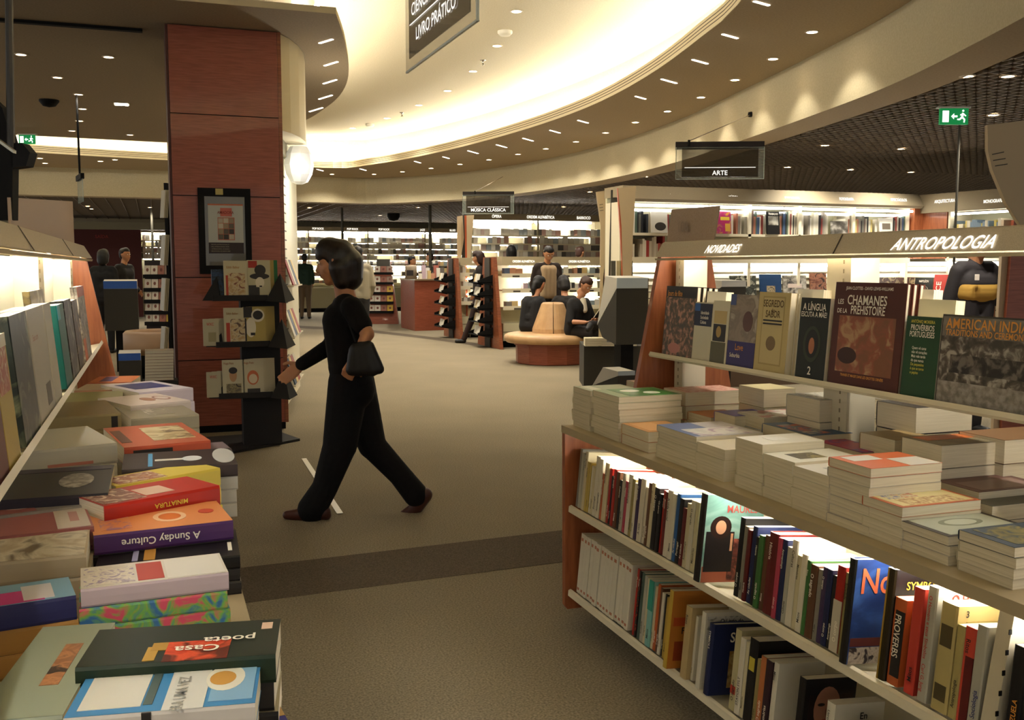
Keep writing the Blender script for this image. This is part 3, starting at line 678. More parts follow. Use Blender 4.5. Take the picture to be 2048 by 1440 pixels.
# ================================================================== BOOKS ON THE DISPLAY SHELVES (covers out)
nR = V((.035, 0, .24)).normalized()
def face_out(desc, u0, v0, u1, v1, H, T, c, copies=0, x=1.852, side=1, panels=(), texts=(), hard=False, cc=None, lean=None, grp=None, z=None, off=0):
    """u0,v0 foot spine corner; u1 = foot fore-edge corner. Cover faces the aisle."""
    if side > 0:
        a = PX(u0, v0, x); b = PX(u1, v1, x); zf = 1.056 if z is None else z
        hd = lean or V((.018, 0, .235)).normalized(); wd = V((0, -1, 0)); W = abs(a.y - b.y)
        # t = w x h must point to the aisle (-x)
        t = wd.cross(hd).normalized()
        base = V((x + .01 + off, a.y, zf))
    else:
        a = PX(u0, v0, x); b = PX(u1, v1, x); zf = 1.056 if z is None else z
        hd = lean or V((-.020, 0, .235)).normalized(); wd = V((0, 1, 0)); W = abs(a.y - b.y); t = wd.cross(hd).normalized()
        base = V((x - .01 - off, a.y, zf))
    for k in range(copies + 1):
        o = base - t * (T * (k + 1)) 
        if k: o = o + wd * (.006 * k)
        book(desc + (', standing cover out' if k == 0 else ', %s copy behind' % ordn(k)), o, wd, hd, W, H, T * .98, c if k == 0 else (cc or c), None, hard=hard, panels=panels if k == 0 else (), texts=texts if k == 0 else (), group=grp or 'books shown on the ANTROPOLOGIA shelf')
painting = pic('6a4a20', 'b07a50', '2a2416', 16); 
face_out('dark book titled Jours de fête with a festival painting', 1318, 712, 1378, 722, .27, .02, flat('241c10'), 3, hard=True, panels=[('F', .02, .02, .98, .84, pic('3c3414', 'b07a5c', '5c4420', 45, .4)), ('O', .2, .05, .6, .2, flat('b87868'))], texts=[('F', 'Jours de fête', .07, .86, .030, TO, .72)])
face_out('cream paperback with a navy title block', 1377, 718, 1412, 726, .215, .018, flat('c9c2a8'), 1, panels=[('F', 0, .6, .98, .98, flat('141c34')), ('F', .0, .85, .3, .98, flat('2a5a9a'))], texts=[('F', 'Identidade', .36, .8, .017, TW, .8), ('F', 'Sociedade', .36, .72, .017, TW, .8), ('F', 'Cultura', .36, .64, .017, TW, .8)])
face_out('cream and olive paperback with a small portrait', 1412, 724, 1445, 733, .225, .02, flat('cfc8ac'), 2, panels=[('F', .04, .02, .9, .35, flat('5a563c')), ('F', .12, .36, .86, .63, flat('1a140c')), ('O', .3, .42, .6, .6, flat('a88a4a')), ('F', .12, .64, .86, .84, flat('c0a870'))])
face_out('violet footed paperback with a pale figure', 1446, 732, 1500, 743, .25, .02, pic('8c7c68', 'a89a84', '7a6c5a', 12), 2, cc=flat('8c8070'), panels=[('F', 0, .0, 1, .36, flat('332a62')), ('O', .5, .5, .85, .78, flat('5a3c34')), ('F', .0, .85, .2, 1, flat('3a4a7a'))], texts=[('F', 'Love', .3, .24, .032, TO, .8), ('F', 'Suburbia', .12, .14, .02, TW, .9)])
face_out('yellowed paperback titled Desvario do saber', 1500, 743, 1562, 757, .262, .024, flat('bda970'), 2, cc=flat('cfc9b8'), panels=[('F', .15, .1, .85, .95, flat('a8945c')), ('F', .18, .12, .82, .93, flat('c2b07a')), ('F', .2, .64, .8, .66, TK), ('F', .2, .6, .8, .62, TK), ('O', .35, .28, .65, .46, flat('7a6440'))], texts=[('F', 'SEGREDO', .5, .82, .032, plain('5a4420'), .8, 'CENTER'), ('F', 'do', .5, .75, .02, plain('5a4420'), 1, 'CENTER'), ('F', 'SABOR', .5, .69, .032, plain('5a4420'), .8, 'CENTER')])
face_out('dark green paperback titled A língua e a mãe', 1583, 757, 1640, 768, .25, .02, flat('171c12'), 2, cc=flat('8c7c34'), panels=[('O', .2, .22, .8, .66, flat('2f3420')), ('O', .28, .27, .72, .62, flat('14160e')), ('O', .4, .32, .6, .52, flat('a86a48'))], texts=[('F', 'A LÍNGUA', .5, .85, .03, TW, .8, 'CENTER'), ('F', 'ESCUTA A MÃE!', .5, .77, .022, TW, .8, 'CENTER'), ('F', '2', .5, .07, .035, TW, 1, 'CENTER')])
face_out('large brown book titled Les Chamanes de la préhistoire', 1648, 768, 1787, 798, .30, .016, flat('4c2118'), 2, hard=True, cc=flat('5a2a20'), panels=[('F', .1, .14, .9, .68, pic('7a4c30', 'a8835c', '8a4c34', 20, .8)), ('O', .12, .22, .4, .38, flat('3a1e16'))],
   texts=[('F', 'JEAN CLOTTES - DAVID LEWIS-WILLIAMS', .5, .93, .0125, TW, .85, 'CENTER'), ('F', 'LES', .06, .79, .02, TW, .9), ('F', 'CHAMANES', .2, .79, .038, TW, .82), ('F', 'DE LA', .06, .705, .018, TW, .9), ('F', 'PRÉHISTOIRE', .26, .70, .034, TW, .72), ('F', 'TRANSE ET MAGIE DANS LES GROTTES ORNÉES', .5, .1, .0105, TO, .8, 'CENTER')])
face_out('green paperback titled Provérbios portugueses', 1792, 799, 1860, 805, .215, .018, flat('1e4426'), 2, cc=flat('cfc8a8'), texts=[('F', 'ANTÓNIO MOREIRA', .5, .92, .0115, TY, .8, 'CENTER'), ('F', 'PROVÉRBIOS', .5, .83, .021, TW, .7, 'CENTER'), ('F', 'PORTUGUESES', .5, .75, .021, TW, .64, 'CENTER')] + [('F', s_, .25, .6 - .05 * i, .0105, TY if i > 3 else TW, .8) for i, s_ in enumerate(['Quem vê caras', 'não vê corações', 'Mais vale tarde', 'do que nunca', 'De pequenino', 'é que se torce', 'o pepino'])])
face_out('wide silver book titled American Indian with old photograph', 1862, 806, 2120, 853, .225, .03, flat('3a362e'), 1, hard=True, cc=flat('c8c4b8'), panels=[('F', .01, .02, .99, .98, pic('3a342c', 'a09a8e', '544c42', 34, .6)), ('F', .01, .02, .99, .26, noisy('6c665c', '9a948a', 60, .4)), ('F', .1, .36, .85, .56, pic('1c1814', '6a6258', '2e2822', 30, .4)), ('F', .01, .76, .99, .98, pic('5c564c', '7c766c', '686258', 10))],
   texts=[('F', 'AMERICAN INDIAN', .04, .85, .036, TO, .88), ('F', 'TRADITIONS AND CEREMONIES', .04, .77, .022, TO, .82)])
# white topped books peeping behind (second rank on the same shelf)
for i, (u, W_, h, nm, c) in enumerate([(1420, .13, .255, 'white paperback peeping behind the small portrait book', 'd8d4c4'), (1600, .13, .275, 'white paperback peeping behind the dark green book', 'dcd8c8'), (1822, .17, .26, 'cream paperback peeping behind the green proverbs book', 'd6cfae'), (1800, .12, .285, 'white book with dark marks behind the proverbs book', 'e0dccc')]):
    a = PX(u, 700, 1.93); book(nm, V((1.925 + .012 * (i == 3), a.y, 1.053)), V((0, -1, 0)), V((.018, 0, .235)), W_, h, .03, flat(c), group='books shown on the ANTROPOLOGIA shelf')
# left shelf, covers face the other way; spine at the camera side
GL = 'books shown on the aisle table shelf'
def fo(desc, ya, yb, H, T, c, copies=0, panels=(), texts=(), off=0, cc=None):
    x = -.228; hd = V((-.020, 0, .235)).normalized(); wd = V((0, 1, 0)); t = wd.cross(hd).normalized()
    for k in range(copies + 1):
        o = V((x - .008 - off, ya, 1.058)) - t * (T * (k + 1)) + wd * (.006 * k)
        book(desc + (', standing cover out' if k == 0 else ', %s copy behind' % ordn(k)), o, wd, hd, yb - ya, H, T * .98, c if k == 0 else (cc or c), None, panels=panels if k == 0 else (), texts=texts if k == 0 else (), group=GL)
def yl(u, v): return PX(u, v, -.232).y
fo('bright red paperback at the camera end', 1.50, 1.66, .22, .02, flat('b8241c'), 1)
fo('dark maroon paperback with faded gold words', 1.67, 1.82, .235, .02, flat('5a2420'), 1, texts=[('F', 'AVE', .2, .6, .035, TG), ('F', 'MARIA', .2, .48, .035, TG)])
fo('mustard yellow paperback with a pink picture', 1.825, 1.975, .225, .02, flat('a89440'), 1, panels=[('F', .1, .55, .9, .9, pic('b87858', 'c8b89a', '98402c', 25)), ('F', .0, .9, 1, 1, flat('d0ccb8'))])
fo('dark green glossy paperback with a blurred portrait', 2.06, 2.32, .25, .02, pic('28302a', '6a7058', '141a1a', 8), 1)
fo('tall pale grey paperback with a small dark square', 2.34, 2.66, .25, .022, flat('aaa698'), 2, panels=[('F', .55, .08, .85, .28, flat('5c564a'))], texts=[('F', 'Ensaio sobre', .1, .72, .02, plain('a07060'))])
fo('white spined paperback beside the grey one', 2.68, 2.85, .25, .02, flat('b8b4a4'), 1)
fo('teal paperback leaning forward', 3.02, 3.22, .235, .02, flat('0f5a54'), 1, panels=[('F', .0, .82, .4, 1, flat('2a94a4'))])
fo('black and silver photograph paperback', 3.26, 3.52, .24, .02, pic('20201c', '8c8878', '3c3a34', 12), 1)
fo('brown toned photograph paperback', 3.55, 3.78, .23, .02, pic('4a3828', '9a845c', '2a2018', 12), 1)
fo('orange topped magazine with sketched figures', 3.86, 4.2, .27, .012, pic('b8b0a4', '4a4440', '8c8478', 26), 1, panels=[('F', 0, .86, 1, 1, flat('b4502c')), ('F', 0, 0, .35, .3, flat('c86a3c'))])
fo('brown and cream photograph book behind the teal one', 3.0, 3.35, .275, .02, pic('7a6a44', 'a8a088', '4c4430', 10), 0, off=.06)

# ================================================================== BOOKS ON THE LOWER SHELVES (spines out)
HD = V((.022, 0, .235)).normalized(); WDm = V((HD.z, 0, -HD.x))
def spine_row(y0, y1, seq, x, z, sname, cam_end=False):
    """from far end y0 towards camera (-y). seq: list of dict/tuples (T,H,c,W,extra)"""
    y = y0; i = 0
    anch = [(k, PX(q[4]['uv'][0], q[4]['uv'][1], 1.51).y) for k, q in enumerate(seq) if len(q) > 4 and 'uv' in q[4]]
    for k, q in enumerate(seq):
        T, H, c, W = q[:4]; ex = q[4] if len(q) > 4 else {}
        if 'uv' in ex: y = [b_ for a_, b_ in anch if a_ == k][0]
        else:
            nx = [b_ for a_, b_ in anch if a_ > k]
            if nx and y - T < nx[0]: continue
        i += 1
        nm = ex.get('d') or ('%s book, %s from the far end of the %s' % (q[5] if len(q) > 5 else NAMEC.get(c, 'pale'), ordn(i), sname))
        lean = ex.get('lean', random.uniform(-.004, .004))
        hd = (HD + V((0, lean, 0))).normalized(); wd = V((HD.z, 0, -HD.x)); 
        hd = (hd - wd * hd.dot(wd)).normalized()
        o = V((x + ex.get('dx', random.uniform(0, .006)), y, z))
        cm = ex.get('m') or flat(c)
        book(nm, o, wd, hd, W, H, T * .96, cm, None, ex.get('sp'), ex.get('hard', False), ex.get('panels', ()), ex.get('texts', ()), group='books on the ' + sname)
        y -= T
        if y < y1: break
    return y, i
NAMEC = {}
def nc(h, n): NAMEC[h] = n; return h
WHT = nc('cfc9b6', 'white'); CR = nc('c4ba98', 'cream'); YEL = nc('b8a050', 'yellow'); RED = nc('9a2018', 'red'); DRED = nc('5c1a18', 'dark red'); BLK = nc('141212', 'black'); NAV = nc('1c2448', 'navy blue'); BLU = nc('2a5a94', 'blue'); GRY = nc('7c786c', 'grey'); ORA = nc('b0582c', 'orange'); GRN = nc('3c6a34', 'green'); TEA = nc('7ab0a8', 'pale turquoise'); BRN = nc('5c3c28', 'brown'); PUR = nc('3c2c4c', 'purple'); PNK = nc('a83c50', 'pink'); OLV = nc('8c8050', 'olive'); LGR = nc('a8a596', 'light grey')
rr = random.Random(3)
TITLES = ['O tempo', 'História', 'As cidades', 'Memórias', 'Antropologia', 'Os povos', 'A vida social', 'Ritos', 'Mitos', 'A casa', 'O corpo', 'Sociedade', 'Culturas', 'O sagrado', 'Viagens', 'Portugal']
TK_S = 1.0
def sb(T, H, c, W=.15, t=None, tc=None, **k):
    T = T * TK_S
    dark = c in (RED, DRED, BLK, NAV, BLU, GRN, BRN, PUR, PNK, ORA)
    s = t if t is not None else rr.choice(TITLES)
    up = rr.random() < .6
    sz = min(.016, T * .55)
    tx = [('U', s, .75, .12, sz, tc or (TW if dark else TK), .9)] if up else [('S', s, .28, .88, sz, tc or (TW if dark else TK), .9)]
    k.setdefault('texts', tx)
    return (T, H, c, W, k)
SX, SZU, SZB = 1.512, .474, .136
TK_S = 1.1
upper = [sb(.02, .225, GRY, t=''), sb(.018, .215, LGR, t=''), sb(.016, .21, LGR), sb(.02, .225, CR), sb(.016, .19, YEL), sb(.014, .19, YEL), sb(.014, .18, WHT), sb(.02, .18, CR), sb(.03, .225, WHT), sb(.024, .22, WHT), sb(.02, .17, ORA), sb(.03, .215, CR), sb(.018, .20, RED), sb(.016, .175, BLK), sb(.022, .205, RED), sb(.024, .20, BRN), sb(.022, .175, BLK), sb(.02, .205, LGR), sb(.02, .18, PNK), sb(.03, .21, WHT), sb(.018, .20, OLV), sb(.016, .19, WHT), sb(.022, .21, PUR), sb(.03, .215, WHT), sb(.02, .19, WHT), sb(.018, .21, BRN), sb(.022, .215, CR), sb(.028, .205, BLK), sb(.02, .19, BLK), sb(.016, .205, RED), sb(.014, .205, DRED), sb(.03, .215, WHT), sb(.022, .21, WHT), sb(.02, .215, BLU), sb(.024, .205, BLK), sb(.02, .18, DRED), sb(.02, .2, CR), sb(.022, .215, WHT), sb(.022, .215, CR),
 # the large Maures book
 sb(.030, .262, BLK, .20, hard=True, dx=-.03, uv=(1403, 1172), d='tall book titled Maures with a dark haired woman in black', m=pic('4a7068', '8aa498', '6a8c80', 5), sp=flat('1c1614'), panels=[('F', .02, .0, .75, .18, flat('8c4a34')), ('F', .45, .02, .98, .5, pic('5c2c24', '8c4a3a', '3a1a18', 12)), ('F', .04, .12, .52, .58, flat('1a1414')), ('O', .1, .5, .46, .76, flat('24140f')), ('O', .19, .55, .37, .71, flat('b88868')), ('F', .46, .36, .50, .56, flat('b08060'))], texts=[('F', 'MAURES', .35, .8, .032, plain('8c3a30'), .9)]),
 sb(.022, .225, BLK, uv=(1462, 1196)), sb(.018, .205, GRY), sb(.016, .2, DRED), sb(.02, .215, NAV), sb(.016, .19, BLK), sb(.02, .2, GRN), sb(.018, .205, BRN), sb(.04, .22, DRED, .17, hard=True), sb(.016, .215, PNK), sb(.018, .215, NAV), sb(.018, .2, LGR), sb(.024, .225, WHT), sb(.018, .19, CR), sb(.022, .2, WHT), sb(.014, .19, GRN), sb(.026, .185, BRN), sb(.014, .18, GRY), sb(.016, .19, PUR), sb(.018, .19, NAV), sb(.014, .18, BLK), sb(.028, .21, RED, panels=[('S', 0, 0, 1, .6, flat('c4bca8'))]), sb(.018, .2, OLV), sb(.03, .235, BLK, .17), sb(.03, .225, BLK, .16), sb(.016, .2, RED), sb(.018, .205, GRN), sb(.03, .21, NAV, t='Confissões', tc=TW),
 sb(.022, .25, BLK, .25, hard=True, dx=-.02, uv=(1690, 1345), d='tall blue book with large orange letters Nor and tile pattern', m=pic('1c2c58', '3c5c98', '24386a', 4), sp=flat('141210'), panels=[('F', .02, .0, .98, .16, pic('8a8078', '2a2024', 'a89c90', 30)), ('F', .02, .17, .98, .25, flat('5a2824')), ('F', .4, .26, .98, .42, pic('3a2440', '8c3a30', '1c2c58', 16))], texts=[('F', 'Nor', .06, .68, .085, plain('c8623a'), .85)]),
]

# after the Nor book: SYMBOLIC and the mixed end of the shelf
upper += [sb(.022, .255, BLK, .20, hard=True, uv=(1752, 1383), d='black book titled Symbolic with gilt edge lines', sp=flat('2a2008'), texts=[('F', 'SYMBOLIC', .15, .82, .026, TG, .95), ('F', 'AND MYTHOLOGICAL', .3, .74, .012, TG, .9)], panels=[('S', 0, 0, .18, 1, flat('9a7c30'))]),
 sb(.034, .195, ORA, .13, uv=(1766, 1388), d='orange-red pocket book titled Proverbs', texts=[('S', 'PROVERBS', .3, .82, .026, TW, .8)], panels=[('S', .25, .1, 1, .86, TK)]), 
 sb(.028, .235, nc('b83c30', 'bright red'), .15, uv=(1800, 1404)), 
 sb(.026, .25, LGR, .19, uv=(1828, 1420), d='tall grey book titled O Homem e seus símbolos', texts=[('F', 'O Homem', .2, .86, .030, TR, .85), ('S', 'O Homem e seus Símbolos   Carl G. Jung', .3, .92, .013, TR, .95)]),
 sb(.042, .23, OLV, .17, uv=(1856, 1430), d='yellowed thick book titled Dictionary with old ornaments', m=flat('b0a068'), panels=[('F', .15, .7, .98, .86, flat('94854c')), ('S', .15, .6, .85, .8, flat('4c4228')), ('S', .15, .1, .85, .25, flat('4c4228'))], texts=[('F', 'DICIONÁRIO', .2, .74, .022, TK, .9), ('F', '3', .12, .9, .02, TK)]),
 sb(.02, .195, OLV, m=flat('a89a60')), sb(.028, .2, nc('c04434', 'scarlet'), .14, panels=[('S', .3, 0, 1, .7, flat('5c1a18'))]), sb(.026, .215, LGR, t='Sociologia', tc=TBL)]
y2_, k2_ = spine_row(3.47, .9, upper, SX, SZU, 'upper shelf below the table'); ye_ = y2_
# upright between bays and the next bay
mb = MB(); yu = y2_ - .01
mb.prism([(1.50, yu, .44), (1.55, yu, TZ - .045), (1.62, yu, TZ - .045), (1.60, yu, .44)], (0, -.035, 0), METALW)
up_ = mb.build('shelf_upright', tabR)
mb = MB()
for q in range(6): mb.box((1.505 + q * .006, yu - .037, .49 + q * .04), (1.512 + q * .006, yu - .035, .50 + q * .04), BLACK)
mb.build('slot_row', up_)
nb = [sb(.03, .205, BLK, t='VENEZUELA', tc=TO), sb(.03, .205, BLK, t='CUBA', tc=TO), sb(.03, .2, BRN, t='BOLÍVIA'), sb(.025, .21, DRED)]
spine_row(yu - .05, .9, nb, SX, SZU, 'shelf bay beyond the metal upright')
# bottom shelf
TK_S = 1.08
bottom = []
for i in range(15): bottom.append(sb((.026 if i % 5 else .034), .232, WHT, .15, t='', panels=[('S', .25, .88, .75, .93, flat('b07050')), ('S', .25, .05, .75, .09, flat('a86a50'))]))
bottom += [sb(.018, .232, RED, uv=(1261, 1263)), sb(.014, .23, BLK, panels=[('S', .1, .1, .9, .9, pic('1c3a30', '8c3a2c', '141414', 60))]), sb(.022, .228, nc('44564c', 'dark green-grey')), sb(.02, .225, LGR), sb(.016, .222, CR), sb(.03, .222, TEA, .16, panels=[('S', 0, .55, 1, 1, flat('2c8c7c'))]), sb(.014, .21, CR), sb(.018, .222, ORA), sb(.016, .215, BRN), sb(.016, .205, WHT), sb(.014, .205, BLK), sb(.032, .20, OLV, .16, m=flat('a88c3c')), sb(.016, .19, YEL),
 sb(.022, .25, YEL, .20, uv=(1340, 1372), d='mustard yellow and orange book with Fr on its cover', m=flat('b0702c'), sp=flat('b8983c'), dx=-.03, panels=[('F', .1, .1, .95, .35, flat('8c3c20')), ('F', .05, .55, .95, .66, flat('a84a24'))], texts=[('F', 'Fr', .2, .45, .03, TK)]),
 sb(.034, .225, nc('b09a6c', 'tan'), .13, dx=-.015, uv=(1366, 1378)), sb(.012, .2, WHT), 
 sb(.022, .235, WHT, .2, uv=(1395, 1396), d='white book titled O Livro de Cesário on the bottom shelf', dx=-.012, panels=[('F', .03, .65, .97, .95, pic('c0bcb0', '8c887c', 'cac6ba', 30))], texts=[('F', 'O Livro do', .25, .86, .02, TK, .9), ('F', 'Cesário', .3, .74, .03, TK, .9)]),
 sb(.024, .215, NAV, .2, uv=(1411, 1407), d='navy blue book titled Sy with a sepia figure', dx=-.01, hard=True, panels=[('F', .3, .1, .9, .62, pic('8c6c3c', '5c4424', 'a8905c', 14))], texts=[('F', 'Sy', .28, .75, .042, TW, .9), ('S', 'SYMBOLS', .3, .9, .013, TW)]),
 sb(.028, .235, CR, .16, uv=(1452, 1414), m=flat('b4aa80'), panels=[('S', .1, .2, .9, .3, flat('b03828'))]), sb(.024, .22, WHT, .16, t='STAYON SYLT', tc=TK), sb(.016, .215, CR), 
 sb(.04, .235, BLK, .19, d='thick black book with a yellow oval on its spine', panels=[('S', .2, .62, .8, .78, flat('c0b040'))], texts=[]), sb(.014, .19, OLV), sb(.026, .205, ORA, m=flat('b06a3c')), sb(.028, .205, PUR, m=flat('2c1820')), sb(.02, .21, WHT),
 sb(.026, .215, BLK, .16, uv=(1578, 1549), d='dark paperback with a pale human face on the cover', panels=[('F', .1, .05, .95, .8, flat('1c120f')), ('O', .2, .35, .72, .9, flat('a0705c')), ('O', .36, .46, .56, .50, flat('8c3c34')), ('O', .27, .66, .41, .70, TK), ('O', .5, .66, .64, .70, TK), ('O', .43, .54, .49, .64, flat('8c5c4a'))], texts=[]),
 sb(.03, .20, WHT, .15, uv=(1634, 1596), d='white paperback lettered En beside the face cover', texts=[('F', 'En', .5, .8, .024, TK), ('S', 'Livro dos Livros', .3, .9, .012, TK)]), sb(.03, .18, BLK, uv=(1692, 1645)), sb(.022, .19, DRED), sb(.03, .185, BLK), sb(.02, .175, WHT), sb(.034, .18, BLK), sb(.02, .19, BRN), sb(.03, .17, LGR), sb(.03, .18, BLK), sb(.02, .2, ORA), sb(.03, .19, DRED), sb(.03, .2, WHT), sb(.03, .19, NAV)]
yb_, kb_ = spine_row(3.46, .9, bottom, SX + .0, SZB, 'bottom shelf')

# ================================================================== PILLAR, POSTER, TOWER, COMIC STAND
pl = thing('pillar_cladding', 'tall reddish wood clad pillar carrying a framed poster', 'pillar', (.57, 8.8, 0)); pl['kind'] = 'structure'
mb = MB(); zs = [(0.11, 1.13), (1.14, 1.95), (1.96, 2.62), (2.63, 3.345)]
jz = [.06, .62, 1.31, 1.98, 2.64, 3.345]
for a, b in zip(jz[:-1], jz[1:]): mb.box((.17, 8.63, a + .004), (1.03, 8.68, b - .004), WOODRED)
mb.build('front_boards', pl)
mb = MB(); mb.box((.15, 8.64, .06), (.168, 9.3, 3.345), plain('4c2014', .5)); mb.box((1.032, 8.635, .06), (1.062, 8.70, 3.345), WOOD); mb.build('edge_strips', pl)
mb = MB(); mb.box((.16, 8.66, 0), (1.04, 8.75, .06), BLACK); mb.box((.17, 8.66, .06), (1.03, 8.68, 3.345), plain('2a140c')); mb.build('backing', pl)
mb = MB(); cv = [(1.06, 8.70), (1.16, 8.85), (1.27, 9.1), (1.36, 9.4), (1.43, 9.8), (1.45, 10.2), (1.40, 10.6), (.2, 10.6), (.17, 8.76), (1.04, 8.76)]
mb.prism([(x, y, 2.55) for x, y in cv], (0, 0, Z1 - .003 - 2.55), CREAM); mb.prism([(.17, 8.76, 0), (1.0, 8.76, 0), (1.0, 10.5, 0), (.2, 10.5, 0)], (0, 0, 2.55), CREAM); o = mb.build('pillar_core', kind='structure', label='cream rounded core of the pillar')
# poster
fr = thing('poster_frame', 'black framed comics festival poster hanging on the wood pillar', 'poster', (.62, 8.6, 1.3))
a = PY(395, 375, 8.6); b = PY(503, 375, 8.6); c = PY(400, 548, 8.6)
x0, x1, z0, z1 = a.x, b.x - .01, c.z, a.z
mb = MB(); mb.box((x0, 8.6, z0), (x1, 8.629, z1), BLACK); mb.build('frame', fr)
mb = MB(); mb.box((x0 + .05, 8.596, z0 + .07), (x1 - .05, 8.601, z1 - .07), plain('55503f', .25, coat=.5)); mb.build('mount', fr)
px0, px1, pz0, pz1 = x0 + .075, x1 - .065, z0 + .17, z1 - .13
mb = MB(); mb.box((px0, 8.592, pz0), (px1, 8.597, pz1), plain('9c9a88', .3, coat=.4))
H_ = pz1 - pz0; W_ = px1 - px0
mb.box((px0, 8.5915, pz1 - .012), (px1, 8.592, pz1), plain('b0603c')); mb.box((px0 + W_ * .35, 8.591, pz1 - H_ * .25), (px0 + W_ * .68, 8.592, pz1 - H_ * .08), plain('b86050'))
mb.box((px0 + W_ * .27, 8.5912, pz0 + H_ * .27), (px0 + W_ * .75, 8.592, pz0 + H_ * .73), plain('a85c44'))
for i in range(3):
    for j in range(4): mb.box((px0 + W_ * (.285 + i * .152), 8.5905, pz0 + H_ * (.285 + j * .11)), (px0 + W_ * (.425 + i * .152), 8.592, pz0 + H_ * (.385 + j * .11)), plain(['5c5448', 'b4ac98', '3c3630', '8c7c64', 'a89c88'][(i * 2 + j * 3) % 5]))
mb.box((px0, 8.591, pz0), (px1, 8.592, pz0 + H_ * .22), plain('2a2020'))
mb.box((x0 + .14, 8.597, z1 - .055), (x0 + .2, 8.6, z1 - .005), plain('b0a060')); pp = mb.build('poster_sheet', fr)
text('AMADORA', pp, ((px0 + px1) / 2, 8.5905, pz1 - H_ * .2), (1, 0, 0), (0, 0, 1), .035, plain('7c2a20'), .75, align='CENTER')
for i in range(4): text('FESTIVAL INTERNACIONAL DE BANDA DESENHADA'[i * 4:i * 4 + 24], pp, (px0 + .02, 8.5905, pz0 + H_ * (.17 - i * .045)), (1, 0, 0), (0, 0, 1), .012, plain('8a8470'), .9)
# slatwall tower on the pillar side
P1 = V((1.10, 8.9)); P2 = V((1.47, 10.4)); d = (P2 - P1).normalized(); nn_ = V((d.y, -d.x))
tw = thing('slatwall_tower', 'white slatwall tower with lit canopy on the flank of the pillar', 'display tower', (P1.x, P1.y, 0))
P1 = PZ(569, 838, 0).xy; P2 = PZ(601, 786, 0).xy; d = (P2 - P1).normalized(); nn_ = V((-d.y, d.x)); nn_ = nn_ if nn_.y > 0 else -nn_
WL = plain('cfc9ae', .5)
def P3(t, off, z): q = P1 + d * t - nn_ * 0 + V((nn_.x * off, nn_.y * off)); return V((q.x, q.y, z))
Lt = (P2 - P1).length
mb = MB(); mb.prism([P3(0, 0, .08), P3(Lt, 0, .08), P3(Lt, .08, .08), P3(0, .08, .08)], (0, 0, 2.42), WL); mb.build('panel', tw)
mb = MB(); z = .2
while z < 2.3: mb.prism([P3(.03, -.004, z), P3(Lt * .3, -.004, z), P3(Lt * .3, .0, z), P3(.03, 0, z)], (0, 0, .012), plain('5c5648')); z += .085
mb.build('slot_rows', tw)
mb = MB(); mb.prism([P3(-.05, -.03, 2.42), P3(Lt, -.03, 2.42), P3(Lt, .1, 2.42), P3(-.05, .1, 2.42)], (0, 0, .19), plain('8c8670', .6)); mb.build('cap', tw)
cc = PD(598, 330, 9.5)
mb = MB(); prof = [(.08, .17), (.12, .10), (.14, 0), (.12, -.09), (.08, -.16), (.03, -.18), (.001, -.18)]
mb.lathe((cc.x, cc.y, cc.z), [(r * 1.0, z) for r, z in prof], glow((1, .96, .82), .08), 8); cn = mb.build('canopy_shade', tw)
mb = MB(); mb.tube([(cc.x - .02, cc.y - .28, cc.z + .02), (cc.x - .02, cc.y - .28, cc.z - .1)], .03, glow(NEUT, 9), 8); mb.build('lamp', tw)
l = bpy.data.lights.new('canopy_light', 'POINT'); l.energy = 12; l.color = NEUT; l.shadow_soft_size = .1; lo_ = bpy.data.objects.new('canopy_light', l); col.objects.link(lo_); lo_.parent = tw; lo_.location = P3(Lt * .4, -.5, 2.2) - V(tw['_o'])
for k, (v, nm) in enumerate([(548, 'top'), (650, 'middle'), (745, 'lowest')]):
    q0 = P3(.15, -.02, 0); zc = PD(588, v, 9.3).z - .12
    mb = MB(); mb.prism([P3(.1, -.10, zc), P3(Lt * .6, -.10, zc), P3(Lt * .6, 0, zc), P3(.1, 0, zc)], (0, 0, .012), METALW); mb.build('pocket_shelf', tw)
    for j in range(4):
        q = P3(.14 + j * .2, -.085 + .0 * j, zc + .014)
        c = ['8c3a34', 'b8b098', '3c4c5c', 'c0a870'][(j + k) % 4]
        book('%s magazine in the %s pocket of the white slatwall tower' % (ordn(j + 1), nm), q, V((d.x, d.y, 0)), V((nn_.x * .1, nn_.y * .1, .3)), .17, .25, .012, flat(c), group='magazines in the slatwall tower', name='magazine', cat='magazine')

# comic stand
CS = plain('0d0b0a', .7)
cs = thing('comic_stand', 'black revolving comic stand with three tiers before the wood pillar', 'display stand', (.75, 7.85, 0))
cx, cy = .78, 7.9
mb = MB(); mb.prism([PZ(468, 907, 0), PZ(600, 882, 0), PZ(560, 868, 0), PZ(392, 880, 0)], (0, 0, .02), CS); mb.build('base_plate', cs)
mb = MB(); mb.box((cx - .16, cy - .07, .02), (cx + .13, cy + .1, 1.25), CS); mb.build('column', cs)
tiers = [(598, 405, 535, 590), (690, 412, 540, 592), (792, 418, 545, 596)]
COM = {}
def comic(label, x, y, z, W, H, c, panels=(), texts=(), T=.01, lean=.12):
    hd = V((0, lean, 1)).normalized(); wd = V((1, 0, 0)); t = wd.cross(hd)
    book(label, V((x, y, z)) , wd, hd, W, H, T, c, hard=True, panels=panels, texts=texts, group='comic albums on the black stand', name='comic_album', cat='comic album')
yb0 = 7.62
